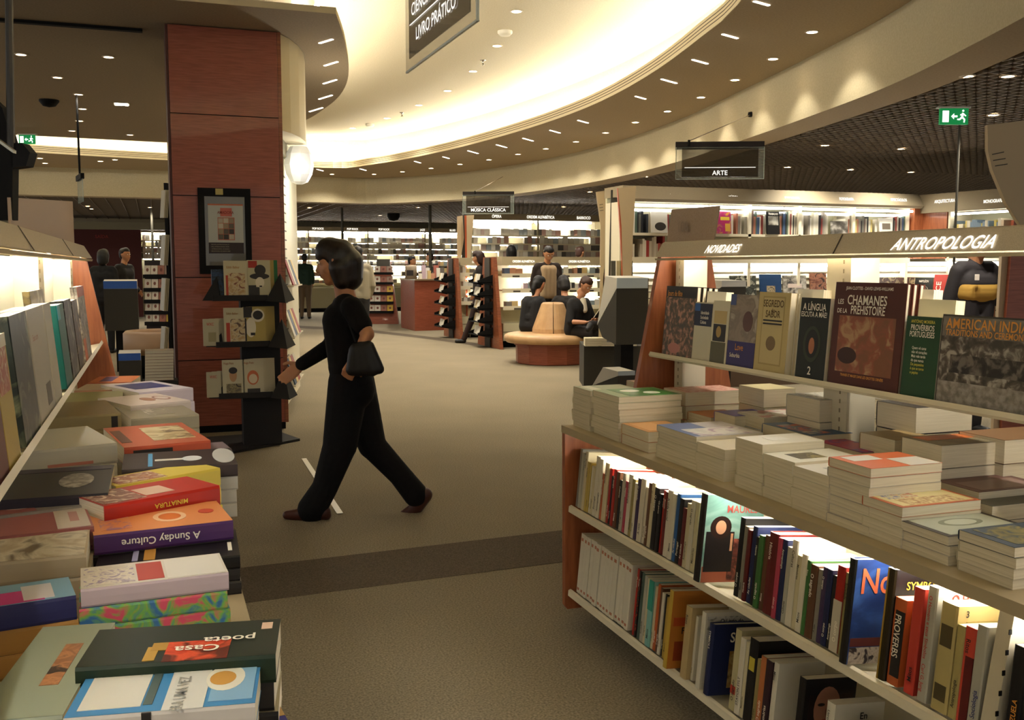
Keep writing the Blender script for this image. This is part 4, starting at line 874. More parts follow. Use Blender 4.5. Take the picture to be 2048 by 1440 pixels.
for k, (v, ul, um, ur) in enumerate(tiers):
    zb = PY(500, v, yb0).z; xl = PY(ul, v, yb0).x; xm = PY(um, v, yb0).x; xr = PY(ur, v, yb0).x
    tr = MB(); tr.box((xl + .07, yb0 - .02, zb - .012), (xm, cy + .05, zb), CS)
    tr.box((xl + .07, yb0 - .03, zb - .012), (xm, yb0 - .02, zb + .03), CS)
    tray = tr.build('tray', cs)
    zt = zb + .19
    w1 = MB(); xa = (xm + xr) / 2
    # wing: four sided fabric pyramid to the right
    ap = V((xa, yb0 + .05, zt)); q = [V((xm - .02, yb0 - .05, zb - .015)), V((xa + .02, yb0 - .09, zb - .03)), V((xr, yb0 + .02, zb - .01)), V((xa, yb0 + .22, zb))]
    for i in range(4): w1.face([q[i], q[(i + 1) % 4], ap], CS)
    w1.face(q[::-1], CS); w1.build('wing_bracket', cs)
    w2 = MB(); ap = V((xl + .11, yb0 + .07, zt - .02)); q = [V((xl, yb0 + .03, zb - .01)), V((xl + .12, yb0 - .01, zb - .01)), V((xl + .16, yb0 + .15, zb - .01))]
    for i in range(3): w2.face([q[i], q[(i + 1) % 3], ap], CS)
    w2.face(q[::-1], CS); w2.build('wing_bracket', cs)
    def cx_(u): return PY(u, v, yb0).x
    yy = yb0 + .005
    ivory = flat('b8b090'); mus = flat('a89450')
    sb_ = dict
    if k == 0:
        comic('blue night-street comic album on the top tier', cx_(426), yy + .06, zb, .1, .22, pic('1c3a5c', '2a5a80', '14202c', 14))
        for j in range(3): comic('%s album with a shorthand detective title on the top tier' % ordn(3 - j) if j < 2 else 'cream album with red lettering and a sepia street on the top tier', cx_(450) + .018 * (2 - j), yy + .02 * (2 - j) , zb, .165, .285, ivory, [('F', .1, .05, .9, .68, pic('a88a5c', '7a4a34', 'c0b08c', 18)), ('F', .06, .06, .16, .62, flat('a83a28'))] if j == 2 else (), [('F', 'Edith Balker', .1, .8, .024, plain('8c5a20'), .8)] if j == 2 else ())
        for j in range(3): comic(['green edged album at the back of the top tier', 'yellow album behind the hat cover on the top tier', 'album with a black ink portrait in a broad hat, top tier'][j], cx_(497) + .03 * (2 - j), yy + .03 * (2 - j), zb, .165, .29, [flat('1f6a3c'), mus, flat('b0a888')][j], [('F', .03, .80, .42, .98, flat('9a2a20')), ('F', .02, .02, .35, .35, TK), ('O', .08, .5, .95, .66, TK), ('O', .3, .6, .8, .88, TK), ('O', .33, .28, .72, .56, flat('d0c8b0')), ('F', .3, .08, .5, .3, TK), ('F', .5, .3, .62, .34, TK)] if j == 2 else ())
    elif k == 1:
        for j in range(3): comic('%s small cream album with red WXC title, middle tier' % ordn(j + 1), cx_(408) + .045 * (2 - j), yy + .03 * (2 - j), zb - .0, .11, .2, flat('a8a084'), [('F', .3, .15, .8, .5, flat('8c8460'))] if j == 2 else (), [('F', 'WXC', .2, .75, .03, TR, .7)] if j == 2 else ())
        comic('cream album with red letters and uniformed figures, middle tier', cx_(450), yy, zb, .16, .28, ivory, [('F', .08, .05, .25, .6, flat('a83a28')), ('F', .28, .05, .95, .7, pic('a88a5c', '5c4434', 'c0b08c', 18))], [('F', 'Edith Balker', .1, .82, .022, plain('8c5a20'), .8)])
        for j in range(4): comic(['backmost yellow album on the middle tier', 'yellow album second from back on the middle tier', 'yellow album third from back on the middle tier', 'yellow album with a black and white profile, middle tier'][j], cx_(489) + .025 * (3 - j), yy + .025 * (3 - j), zb, .16, .285, mus, [('F', .0, .72, .4, 1, TK), ('O', .35, .6, .95, .95, flat('d0c8b0')), ('O', .42, .66, .88, .9, TK), ('O', .08, .2, .55, .72, flat('d0c8b0')), ('F', .05, .1, .12, .7, TK), ('F', .3, .25, .5, .32, TK)] if j == 3 else ())
    else:
        for j in range(3): comic('%s small cream album with red WXC title, lowest tier' % ordn(j + 1), cx_(415) + .04 * (2 - j), yy + .03 * (2 - j), zb, .1, .19, flat('a8a084'), (), [('F', 'WXC', .2, .75, .03, TR, .7)] if j == 2 else ())
        comic('ivory album with a young man in a scarf, lowest tier', cx_(447), yy, zb, .155, .275, flat('b4ac90'), [('O', .3, .4, .65, .75, flat('a8805c')), ('O', .28, .62, .68, .8, TK), ('F', .15, .05, .85, .35, pic('5c5440', '2a241c', '8c8058', 20))], [('F', 'Hugo Pont', .05, .88, .022, plain('8c4a30'), .75)])
        for j in range(5): comic(['backmost ivory album on the lowest tier', 'ivory album second from back, lowest tier', 'ivory album third from back, lowest tier', 'ivory album fourth from back, lowest tier', 'ivory album with an orange haired face, lowest tier'][j], cx_(487) + .022 * (4 - j), yy + .018 * (4 - j), zb, .155, .275, flat('b4ac90'), [('O', .2, .3, .75, .7, flat('b0603c')), ('O', .28, .34, .68, .6, flat('c8b89c')), ('F', .2, .02, .8, .2, TK)] if j == 4 else (), [('F', 'Hugo Pratt', .05, .88, .022, plain('8c4a30'), .75)] if j == 4 else ())

# ================================================================== HANGING SIGNS
SGL = glass('sign_glass', '3a2e22', .62); CLR = glass('clear_edge', 'cfe0d4', .12)
def hang_sign(u0, v0, u1, v1, d0, d1, txt, lab, tsz, txs, stay):
    a = PD(u0, v0, d0); b = PD(u1, v0, d1); lo = PD(u0, v1, d0).z
    t = thing('hanging_sign', lab, 'sign', (a.x, a.y, lo), 'hanging department signs')
    xd = (b - a); xd.z = 0; L = xd.length; xd.normalize(); n_ = V((xd.y, -xd.x, 0)); Hh = a.z - lo
    mb = MB(); mb.obox(V((a.x, a.y, a.z - Hh * .2)) - n_ * .02, xd * L, -n_ * .04, UP * Hh * .2, plain('1c110c', .5)); mb.build('rail', t)
    mb = MB(); mb.obox(V((a.x, a.y, lo)), xd * L, -n_ * .006, UP * Hh * .85, CLR); mb.build('clear_plate', t)
    mb = MB(); mb.obox(V((a.x, a.y, lo + Hh * .06)) + xd * L * .07 - n_ * -.003, xd * L * .86, n_ * -.003, UP * Hh * .76, SGL); mb.build('tinted_plate', t)
    mb = MB()
    for q in ((0, 0, L, .006), ):
        mb.obox(V((a.x, a.y, lo)), xd * L, -n_ * .007, UP * .006, plain('c8d0c0', .3))
        mb.obox(V((a.x, a.y, lo)), xd * .006, -n_ * .007, UP * Hh * .85, plain('b8c0b0', .3)); mb.obox(V((a.x, a.y, lo)) + xd * (L - .006), xd * .006, -n_ * .007, UP * Hh * .85, plain('b8c0b0', .3))
    mb.build('plate_edge', t)
    mb = MB(); mb.obox(V((a.x, a.y, lo + Hh * .30)) + xd * L * .1 + n_ * .008, xd * L * .8, n_ * -.003, UP * .006, glow((1, .97, .9), .3)); mb.build('rule_line', t)
    text(txt, t, V((a.x, a.y, lo + Hh * .11)) + xd * L * .5 + n_ * .01, xd, UP, Hh * tsz, glow((1, .97, .9), .35), txs, .0, align='CENTER')
    mb = MB(); (us, vs_), (uk, vk, dk) = stay
    mb.tube([PD(us, vs_, d0), PD(uk, vk, dk)], .005, plain('8a7c60', .4), 6); mb.tube([PD(us, vs_, d0) - UP * .05, PD(us, vs_, d0) + UP * .01], .012, BLACK, 6); mb.build('stay_arm', t)
    q = PD(uk, vk, dk); mb = MB(); mb.lathe((q.x, q.y, q.z - .03), [(.001, 0), (.03, .006), (.035, .03), (.03, .054), (.001, .06)], BLACK, 10); mb.build('knob', t)
    return t
hang_sign(1352, 283, 1530, 359, 9.6, 9.55, 'ARTE', 'dark tinted glass sign reading ARTE under the curved fascia', .17, 1.0, ((1378, 282), (1502, 229, 10.95)))
hang_sign(925, 383, 1028, 428, 17.0, 16.95, 'MÚSICA CLÁSSICA', 'dark tinted glass sign reading MÚSICA CLÁSSICA, hanging before the shelves', .20, .95, ((950, 383), (1010, 351, 20.0)))
# big sign plate at the top
a = PD(812, 147, 4.6); a2 = PD(954, 42, 5.3)
t = thing('hanging_sign', 'large glass sign reading CIÊNCIAS HUMANAS and LIVRO PRÁTICO under the ceiling', 'sign', (a.x, a.y, a.z), 'hanging department signs')
zlo = a.z; s1 = PD(954, 42, 4.6)
# plate runs away from the camera: choose far end so that its lower edge is level
b = PZ(954, 42, zlo)
xd = (b - a); xd.z = 0; L = xd.length; xd.normalize(); n_ = V((xd.y, -xd.x, 0)); n_ = n_ if n_.y < 0 else -n_
Hh = .62
mb = MB(); mb.obox(V((a.x, a.y, zlo)), xd * L, -n_ * .008, UP * Hh, glass('clear_plate2', 'b0a080', .25)); mb.build('clear_plate', t)
mb = MB(); mb.obox(V((a.x, a.y, zlo + .05)) + xd * L * .07 + n_ * .003, xd * L * .86, -n_ * .003, UP * (Hh - .05), glass('tint2', '3a281c', .72)); mb.build('tinted_plate', t)
mb = MB(); ED = plain('d4dcd4', .3)
mb.obox(V((a.x, a.y, zlo)) + n_ * .001, xd * L, -n_ * .01, UP * .008, ED); mb.obox(V((a.x, a.y, zlo)) + xd * (L - .01) + n_ * .001, xd * .01, -n_ * .01, UP * Hh, ED); mb.build('plate_edge', t)
LT = glow((1, .97, .9), .35)
ll = L * .8; x_ = lambda q: V((a.x, a.y, 0)) + xd * L * q + n_ * .008
for i, s in enumerate(['LIVRO PRÁTICO', 'CIÊNCIAS HUMANAS', 'CIÊNCIAS']):
    zz_ = zlo + .105 + i * .115
    text(s, t, x_(.20 if i != 1 else .13) + UP * zz_, xd, UP, .075, LT, .80 * L / .75)
    mb = MB(); mb.obox(x_(.1) + UP * (zz_ + .082), xd * L * .8, -n_ * .002, UP * .004, LT); mb.build('rule_line', t)
mb = MB(); q = x_(-.05) + UP * (zlo + Hh); mb.obox(V((a.x, a.y, zlo + Hh)) - xd * .02 + n_ * .02, xd * (L + .04), -n_ * .04, UP * .06, BLACK); mb.build('rail', t)
mb = MB()
for q in (.15, .85): p = V((a.x, a.y, zlo + Hh + .06)) + xd * L * q; mb.tube([p, V((p.x, p.y, ZU))], .005, BLACK, 6)
mb.build('hanger_rod', t)
# glass sign seen nearly edge-on at the back of the island
a = PD(160, 360, 11.5); t = thing('hanging_sign', 'narrow glass sign seen edge-on, hanging on a black rod beyond the aisle', 'sign', (a.x, a.y, a.z - .3), 'hanging department signs')
mb = MB(); mb.tube([(a.x, a.y, a.z), (a.x, a.y, Z1)], .012, BLACK, 8); mb.build('hanger_rod', t)
xd = (FV * .97 + RV * -.04 - FV * 0).normalized(); xd = (PD(172, 360, 11.0) - PD(160, 360, 11.5)); xd.z = 0; xd.normalize(); n_ = V((xd.y, -xd.x, 0))
mb = MB(); mb.obox(V((a.x, a.y, a.z)) - n_ * .02 - xd * .25, xd * .5, n_ * .04, UP * .06, BLACK); mb.build('rail', t)
mb = MB(); mb.obox(V((a.x, a.y, a.z - .26)) - n_ * .004 - xd * .25, xd * .5, n_ * .008, UP * .26, glass('clear3', 'b8c8c0', .45)); mb.build('clear_plate', t)
# exit signs
def exit_sign(p, yaw, lab, s=1.0, z0=None):
    t = thing('exit_sign', lab, 'exit sign', p, 'green exit signs'); xd = V((math.cos(yaw), math.sin(yaw), 0)); n_ = V((xd.y, -xd.x, 0))
    W_, H_ = .30 * s, .17 * s; G = plain('0c6a3a', .5).copy(); G.node_tree.nodes['Principled BSDF'].inputs['Emission Color'].default_value = lin(hexc('0a7a3c')); G.node_tree.nodes['Principled BSDF'].inputs['Emission Strength'].default_value = .35; Wt = glow((1, 1, .95), .8)
    mb = MB(); mb.obox(p, xd * W_, -n_ * .03, UP * H_, G); mb.build('face', t)
    mb = MB(); mb.obox(p + UP * H_ - xd * .02, xd * (W_ + .04), -n_ * .05, UP * .015, plain('d8d8cc')); mb.build('mount', t)
    e = n_ * .002
    mb = MB(); mb.obox(p + xd * W_ * .08 + UP * H_ * .15 + e, xd * W_ * .22, -n_ * .002, UP * H_ * .7, Wt)
    A = lambda x, z: p + xd * W_ * x + UP * H_ * z + e * 2
    mb.prism([A(.38, .5), A(.48, .68), A(.48, .55), A(.6, .55), A(.6, .45), A(.48, .45), A(.48, .32)], n_ * .001, Wt)
    def limb(x0, z0, x1, z1, w):
        dx, dz = (x1 - x0) * W_, (z1 - z0) * H_; ln = math.hypot(dx, dz); px, pz = -dz / ln * w / W_, dx / ln * w / H_
        mb.prism([A(x0 - px, z0 - pz), A(x1 - px, z1 - pz), A(x1 + px, z1 + pz), A(x0 + px, z0 + pz)], n_ * .001, Wt)
    u = .008 * s
    limb(.80, .70, .76, .42, u * 1.3); limb(.76, .44, .68, .3, u); limb(.68, .3, .60, .32, u * .8); limb(.77, .44, .86, .3, u); limb(.86, .3, .84, .12, u * .8); limb(.80, .66, .70, .58, u * .7); limb(.80, .66, .9, .52, u * .7)
    mb.prism([A(.80 + .035 * math.cos(q) * 1, .84 + .06 * math.sin(q)) for q in [k * math.pi / 5 for k in range(10)]], n_ * .001, Wt)
    mb.build('running_man_symbol', t)
p = PZ(1880, 216, Z2 - .0); p = PD(1880, 249, 8.6); exit_sign(p, -YAW, 'green running man exit sign under the dark grid ceiling', .8)
p = PD(38, 288, 14.2); exit_sign(p, -YAW, 'small green exit sign far off under the brown ceiling island', .75)
# dark pole and hanging loudspeaker at the picture edge
t = thing('ceiling_monitor_mount', 'black pole mounted monitor cluster hanging near the aisle table', 'monitor', PD(10, 330, 3.2))
def q(u, v, d=3.2): return PD(u, v, d)
mb = MB(); mb.tube([q(17, -60), q(22, 300)], .012, plain('2c2a26', .4), 8); mb.build('pole', t)
mb = MB(); mb.prism([q(-90, 130), q(-90, 440), q(24, 440), q(26, 290), q(4, 215)], FV * .04, BLACK); mb.build('housing', t)
mb = MB(); mb.prism([q(22, 286), q(44, 286), q(60, 305), q(52, 332), q(22, 336)], FV * .05, plain('080706', .6, 0, .2)); mb.build('speaker', t)
mb = MB(); mb.prism([q(-90, 215, 3.1), q(26, 300, 3.1), q(26, 306, 3.1), q(-90, 222, 3.1)], FV * .02, plain('a8a89a', .3, .5)); mb.build('edge_strip', t)

# ================================================================== POUFFE BENCH
LEA = noisy('b08c62', 'bd996e', 8, .45, 3, coat=.1); bc = PD(1105, 690, 14.45); bx, by = bc.x, bc.y
bn = thing('round_bench', 'round tan leather bench with wood drum base where people sit reading', 'bench', (bx, by, 0))
mb = MB(); mb.lathe((bx, by, 0), [(.52, 0), (.54, .01), (.55, .27), (.585, .275), (.585, .3), (.001, .3)], WOODRED, 12); mb.build('drum_base', bn)
mb = MB(); mb.lathe((bx, by, 0), [(.55, .30), (.67, .305), (.70, .33), (.715, .37), (.70, .41), (.66, .43), (.3, .44), (.001, .44)], LEA, 36); mb.build('cushion', bn, smooth=True)
ang = [a for a in (-2.9, -1.93, -.97, 0, .97, 1.93)]
for i in range(4):
    a0 = -math.pi / 2 - YAW + .02 + i * math.pi / 2; a1 = a0 + math.pi / 2 - .04
    mb = MB(); mb.lathe((bx, by, 0), [(.30, .43), (.295, .5), (.18, .82), (.165, .86), (.14, .88), (.001, .88)], LEA, 8, a0, a1)
    P = [(.001, .43), (.30, .43), (.295, .5), (.18, .82), (.165, .86), (.14, .88), (.001, .88)]
    for aa in (a0, a1): mb.face([(bx + r * math.cos(aa), by + r * math.sin(aa), z) for r, z in P], LEA)
    mb.build('backrest_cushion', bn)

# ================================================================== SHELVING BEYOND THE TABLES
DB = MB(); DC = MB()      # the countless far books and far music cases: one mass each
SPC = ['c9c2ae', '1a1a1c', '7c342c', '3a4c68', 'b8b098', '5c5a50', '96604a', '2a2c30', 'b4a468', '46584a', '7c7468', 'd6d0c0', '262220', '5a463c', '9a9484', 'd2ccba']
DBM = [plain(c, .5) for c in SPC]; rq = random.Random(11)
CDC = ['d8d4c4', '9a5c50', '5c6880', 'c4ac78', '3c3a3a', 'b09ca4', 'e0dcd0', '8c989a', 'b8886c', '7c746c', 'ccc8bc', '6c645c']
CDM = [plain(c, .4) for c in CDC]
FARM = [plain(c, .5) for c in ['e4e0d4', 'd8d4c8', 'cfc8bc', 'b8a49c', 'c0b8a8', '8c8884', 'dcd4c0', 'b08c80', '9ca4a8', '5c5854', 'e0dcd0', 'd0ccc0']]
def fill_books(mb, o, xd, L, h0, h1, dep, t0=.014, t1=.04, mats=DBM, gaps=.06):
    """row of spines from o along xd; depth direction = into the shelf"""
    xd = V(xd).normalized(); nd = V((-xd.y, xd.x, 0)); x = 0
    while x < L:
        t = rq.uniform(t0, t1); h = rq.uniform(h0, h1)
        if rq.random() > gaps: mb.obox(V(o) + xd * x, xd * t * .95, nd * dep, UP * h, rq.choice(mats))
        else: x += t
        x += t
# ---- tall art unit along y = 10.2
AY = 10.2; tp = lambda u, v: PY(u, v, AY)
au = thing('wall_bookcase', 'tall white bookcase with headers MÚSICA, FOTOGRAFIA and ESPECTÁCULOS', 'bookcase', (7.0, 10.5, 0), 'tall lit wall bookcases')
xa, xb = tp(1243, 380).x, tp(1822, 400).x; zt = 2.31; zf = tp(1270, 404).z
mb = MB(); mb.prism([(xa, AY - .08, zf), (xa, AY - .12, zf + .03), (xa, AY - .02, zt), (xa, AY + .45, zt), (xa, AY + .45, zf + .06), (xa, AY + .05, zf + .06), (xa, AY + .05, zf)], (xb - xa + .1, 0, 0), FASCD); hd_ = mb.build('header', au)
mb = MB(); mb.box((xa, AY + .38, 0), (xb, AY + .42, zf + .06), plain('b8b698', .7)); mb.build('back_panel', au)
zs1 = tp(1400, 467).z; zs2 = tp(1300, 514).z
mb = MB(); mb.box((xa, AY, zs1 - .03), (xb, AY + .38, zs1), SHELFW); mb.build('shelf', au)
mb = MB(); mb.box((xa, AY - .02, zs2 - .07), (xb, AY + .38, zs2), SHELFW); mb.build('shelf', au)
for u in (1243, 1500, 1600, 1708, 1816):
    x = tp(u, 450).x; mb = MB(); mb.box((x - .02, AY, .1), (x + .02, AY + .38, zf), SHELFW); mb.build('upright', au)
for dz in (0, 1):
    mb = MB(); x = xa + .1
    while x < xb - .1: mb.tube([(x, AY - .03 + dz * .12, zf - .035 - dz * .05), (min(x + 1.0, xb), AY - .03 + dz * .12, zf - .035 - dz * .05)], .018, glow(NEUT, 4), 6); x += 1.03
    mb.build('tube_lamp', au)
for u, s in ((1337, 'MÚSICA'), (1459, 'MÚSICA'), (1576, 'FOTOGRAFIA'), (1684, 'FOTOGRAFIA'), (1788, 'ESPECTÁCULOS')):
    p = tp(u, 396 + (u - 1337) * .016); text(s, hd_, (p.x, AY - .09, p.z + .0), (1, 0, 0), (0, .3, 1), .05, GLT, .7, 0, 0, 'CENTER')
# lower lit slatwall of that unit
mb = MB(); mb.box((xa, AY + .1, .1), (xb, AY + .14, zs2 - .07), plain('d8d2ba', .5))
z = .2
while z < zs2 - .1: mb.box((xa, AY + .09, z), (xb, AY + .1, z + .012), plain('5c5440')); z += .075
mb.build('slatwall', au)
mb = MB(); x = xa + .1
while x < xb - .1: mb.tube([(x, AY + .03, zs2 - .10), (min(x + 1.1, xb), AY + .03, zs2 - .10)], .014, glow(NEUT, E_TUBE), 6); x += 1.2
mb.build('tube_lamp', au)
mb = MB(); mb.box((xa, AY - .3, 0), (xb, AY + .1, .95), plain('5a4632', .6)); mb.build('base_cabinet', au)
zl = tp(1560, 606).z
mb = MB(); mb.box((xa, AY - .12, zl - .03), (xb, AY + .1, zl), plain('8a7a5c', .5)); mb.build('shelf', au)
# rows of far books
def seg(u0, u1, z, h0, h1, **k): a = tp(u0, 450).x; b = tp(u1, 450).x; fill_books(DB, (a, AY + .03, z), X_, b - a, h0, h1, .25, **k)
seg(1264, 1300, zs1, .18, .26); seg(1336, 1342, zs1, .2, .24); seg(1462, 1494, zs1, .19, .27); seg(1506, 1532, zs1, .2, .28); seg(1558, 1596, zs1, .2, .29); seg(1606, 1660, zs1, .2, .28); seg(1694, 1702, zs1, .2, .26); seg(1714, 1756, zs1, .17, .25); seg(1784, 1812, zs1, .17, .26)
a = tp(1264, 450).x; fill_books(DB, (a, AY + .03, zs2), X_, .45, .14, .24, .25, mats=[plain('8c2a22'), plain('a89c88'), plain('9a8c78'), plain('c9c2ae')])
GA = 'large art books shown by their covers'
def artbook(u0, u1, vb, H, c, label, panels=(), texts=(), z=None, y=AY + .0, lean=.1, T=.02):
    a = PY(u0, vb, y); b = PY(u1, vb, y); zz = a.z if z is None else z
    hd = V((0, lean, 1)).normalized(); wd = X_
    book(label, V((a.x, y, zz)), wd, hd, b.x - a.x, H, T, c, hard=True, panels=panels, texts=texts, group=GA)
Z0 = zs1 + .001
artbook(1302, 1334, 466, .24, flat('c9c5b8'), 'white magazine cover with a seated black and white pair, art bookcase', [('O', .2, .1, .9, .5, flat('3a3630'))], z=Z0)
artbook(1431, 1461, 466, .26, pic('b02c5c', 'c88a3c', 'a03a6a', 9), 'pink and orange album cover beside the brown sign board', [('F', .3, .6, .9, .75, flat('d8c040')), ('F', .6, .1, .95, .45, flat('d0a040'))], z=Z0)
artbook(1533, 1558, 466, .27, flat('141210'), 'black photography book titled Trabalho on the art bookcase', [('F', .1, .4, .9, .8, pic('a8a498', '2a2826', '7c786c', 9, .5))], [('F', 'TRABALHO', .5, .85, .035, TW, .75, 'CENTER')], z=Z0)
artbook(1661, 1694, 466, .17, pic('3a3630', '98948a', '5c5850', 9, .5), 'landscape grey patterned book on the art bookcase', (), z=Z0)
artbook(1758, 1783, 466, .22, flat('c8c4b8'), 'white catalogue with a red footer line on the art bookcase', [('F', .2, .35, .85, .7, flat('5c5448')), ('F', .2, .1, .8, .14, flat('a8382c'))], z=Z0)
# face-out rank on the lit slatwall
artbook(1520, 1562, 600, .345, flat('1c3a60'), 'tall blue book with a small framed scene on the slatwall', [('F', .3, .3, .7, .6, pic('8c7c5c', '3a3428', 'a89c80', 30))], [], z=zl + .001)
artbook(1566, 1612, 600, .33, pic('b0aca0', '3c3a3a', '7a766c', 14, .6), 'black and white floral cover with a red footer, slatwall row', [('F', 0, 0, 1, .12, flat('b02820')), ('F', .2, .55, .8, .7, flat('c8b8ac'))], [('F', 'ESCADA', .5, .03, .04, TW, .8, 'CENTER')], z=zl + .001)
artbook(1620, 1652, 600, .36, pic('5c3428', '2c1c18', '8c6048', 10), 'maroon book with a standing figure on the slatwall', (), z=zl + .001)
artbook(1756, 1828, 604, .30, pic('4a2c20', '8c7a5c', '2c1814', 12), 'wide brown book at the middle of the slatwall row', (), z=zl + .001)
artbook(1460, 1512, 600, .33, pic('4c5048', 'a8a898', '2a2c28', 12), 'grey green landscape book behind the stepped display', (), z=zl + .001)
# books lying in front of the slatwall
for i in range(4):
    u = 1690 + i * 32; p = PY(u, 612, AY - .28)
    book('%s book lying flat on the cabinet below the slatwall' % ordn(i + 1), V((p.x, AY - .28 + .01 * (i % 2), .951)), -Y_ * -1, -X_, .2, .26, .04 + .02 * (i % 3), flat(['2a1c18', '8c7c5c', '1c1a1c', 'a8a08c', '5c2c20', 'b0a890', '3a2c24'][i]), group='books lying on the cabinet')
# end wing of that unit: cream angled panel with orange edge, dark glass slot and a second wing
WING = plain('b4a07e', .6); EDGEO = plain('a04a24', .5); DGL = plain('3a3830', .35)
def wing(label, pts_c, pts_e, d, th=.04, marks=None):
    """pts in photo pixels at depth d: cream board outline and its orange edge strip"""
    c = [PD(u, v, d) for u, v in pts_c]; t = thing('wing_panel', label, 'end panel', (sum(p.x for p in c) / len(c), sum(p.y for p in c) / len(c), min(p.z for p in c)), 'cream wing shaped end panels')
    mb = MB(); mb.prism(c, FV * th, WING); mb.build('board', t)
    if pts_e: mb = MB(); mb.prism([PD(u, v, d + .01) for u, v in pts_e], FV * (th + .05), EDGEO); mb.build('edge_strip', t)
    if marks:
        mb = MB()
        for (u0, v0, u1, v1) in marks: a, b = PD(u0, v0, d - .003), PD(u1, v1, d - .003); mb.prism([a, b, b + UP * .006, a + UP * .006], FV * -.001, plain('3c3830'))
        mb.build('slot_marks', t)
    return t
d1 = 11.0
fl = lambda u, d: PZ(u, 533 + 1.4 * FPX / d, 0)
wing('cream wing panel curving down at the end of the art bookcase', [(1236, 376), (1272, 372), (1266, 465), (1262, 600), (1262, 791), (1240, 791), (1246, 560), (1243, 450)], [(1235, 376), (1241, 376), (1249, 500), (1252, 560), (1252, 791), (1246, 791), (1244, 520)], 10.7)
wing('slim cream wing panel with an orange edge beside the low music unit', [(1192, 384), (1219, 380), (1216, 470), (1206, 560), (1206, 759), (1196, 759), (1200, 560), (1201, 450)], [(1219, 380), (1222, 380), (1214, 560), (1212, 759), (1206, 759), (1210, 560)], 12.2, marks=[(1199, 410, 1206, 409), (1199, 416, 1206, 415), (1200, 422, 1207, 421)])
t = thing('dark_column_panel', 'dark narrow panel standing between the two cream wing panels', 'end panel', PZ(1226, 770, 0)); mb = MB(); mb.prism([PD(1222, 380, 11.5), PD(1236, 379, 11.5), PD(1250, 780, 11.5), PD(1212, 780, 11.5)], FV * .05, DGL); mb.build('board', t)
# second leg at the art unit right end + right-hand wing
xr0 = tp(1822, 400).x
mb = MB(); mb.box((xr0 + .02, AY - .05, 1.5), (xr0 + .55, AY + .3, zf + .05), WOODV); o = mb.build('wood_corner_panel', label='plain wooden corner panel between the two tall bookcases', cat='corner panel')
# side unit ARQUITECTURA / MONOGRAFIAS
su = thing('wall_bookcase', 'tall white bookcase with headers ARQUITECTURA and MONOGRAFIAS', 'bookcase', (9.6, 9.2, 0), 'tall lit wall bookcases')
A_ = PZ(1838, 391, 2.3); B_ = PZ(2060, 373, 2.3); B_ = A_ + (B_ - A_) * 1.4; sd = (B_ - A_); sd.z = 0; SL = sd.length; sd.normalize(); sn = V((-sd.y, sd.x, 0))
if sn.dot(FV) < 0: sn = -sn
q0 = V((A_.x, A_.y, 0))
def so(t, o, z): return q0 + sd * t + sn * o + UP * z
mb = MB(); mb.obox(so(0, -.05, 2.07), sd * SL, sn * .5, UP * .23, FASCD); h2_ = mb.build('header', su)
mb = MB(); mb.obox(so(.45, .38, .1), sd * (SL - .45), sn * .04, UP * 1.97, plain('b8b698', .7)); mb.build('back_panel', su)
mb = MB(); mb.obox(so(0, 0, 1.5), sd * .45, sn * .38, UP * .57, WOODV); mb.build('wood_side', su)
for zz_ in (1.73, 1.5): mb = MB(); mb.obox(so(.45, 0, zz_ - .03), sd * (SL - .45), sn * .38, UP * .03, SHELFW); mb.build('shelf', su)
for tt in (.47, 1.4, 2.4): mb = MB(); mb.obox(so(tt, 0, .1), sd * .03, sn * .38, UP * 1.97, SHELFW); mb.build('upright', su)
mb = MB(); mb.tube([so(.5, .04, 2.04), so(SL, .04, 2.04)], .014, glow(NEUT, 5), 6); mb.build('tube_lamp', su)
fill_books(DB, so(.52, .05, 1.73), sd, .85, .18, .24, .2, mats=[plain('c9c2ae'), plain('6a7c8c'), plain('b8b098'), plain('b8a858')]); fill_books(DB, so(1.45, .05, 1.73), sd, .9, .16, .25, .2, mats=[plain('c9c2ae'), plain('b8a858'), plain('5a7888')])
mb = MB(); mb.obox(so(-.5, .06, .1), sd * (SL + .5), sn * .05, UP * 1.36, plain('d8d2ba', .5))
for k in range(17): mb.obox(so(-.5, .052, .2 + k * .075), sd * (SL + .5), sn * .01, UP * .012, plain('5c5440'))
mb.build('slatwall', su)
mb = MB(); mb.tube([so(-.3, 0, 1.44), so(1.2, 0, 1.44)], .014, glow(NEUT, E_TUBE), 6); mb.tube([so(1.3, 0, 1.44), so(SL, 0, 1.44)], .014, glow(NEUT, E_TUBE), 6); mb.build('tube_lamp', su)
mb = MB(); mb.obox(so(-.5, -.16, zl - .03), sd * (SL + .5), sn * .22, UP * .03, plain('8a7a5c', .5)); mb.build('shelf', su)
def su_t(u, off):
    r_ = ray(u, 600); n0 = so(0, off, 0); k = n0.dot(sn) / V((r_[0], r_[1], 0)).dot(sn); return (V((r_[0] * k, r_[1] * k, 0)) - n0).dot(sd)
def sidebook(u0, u1, H, c, label, panels=(), texts=()):
    t0, t1 = su_t(u0, -.1), su_t(u1, -.1); hd = (UP + sn * .1).normalized()
    book(label, so(t0, -.1, zl + .001), sd, hd, t1 - t0, H, .02, c, hard=True, panels=panels, texts=texts, group=GA)
GA = 'large art books shown by their covers'
sidebook(1828, 1864, .30, flat('0e0d0d'), 'black book with a white horseman on the slatwall', [('O', .3, .25, .8, .65, pic('8c8478', '1a1614', '4c443c', 30))], [('F', 'NAPOLÉON', .5, .8, .04, TW, .7, 'CENTER')])
sidebook(1866, 1916, .34, flat('b0281c'), 'tall red book with FACE written up its side', [], [('R', 'FACE', .30, .06, .105, TW, .95)])
sidebook(1968, 2000, .31, pic('6a5040', '3a2a20', '8c7460', 12), 'brown portrait book beside the red-brown end panel', [], [])
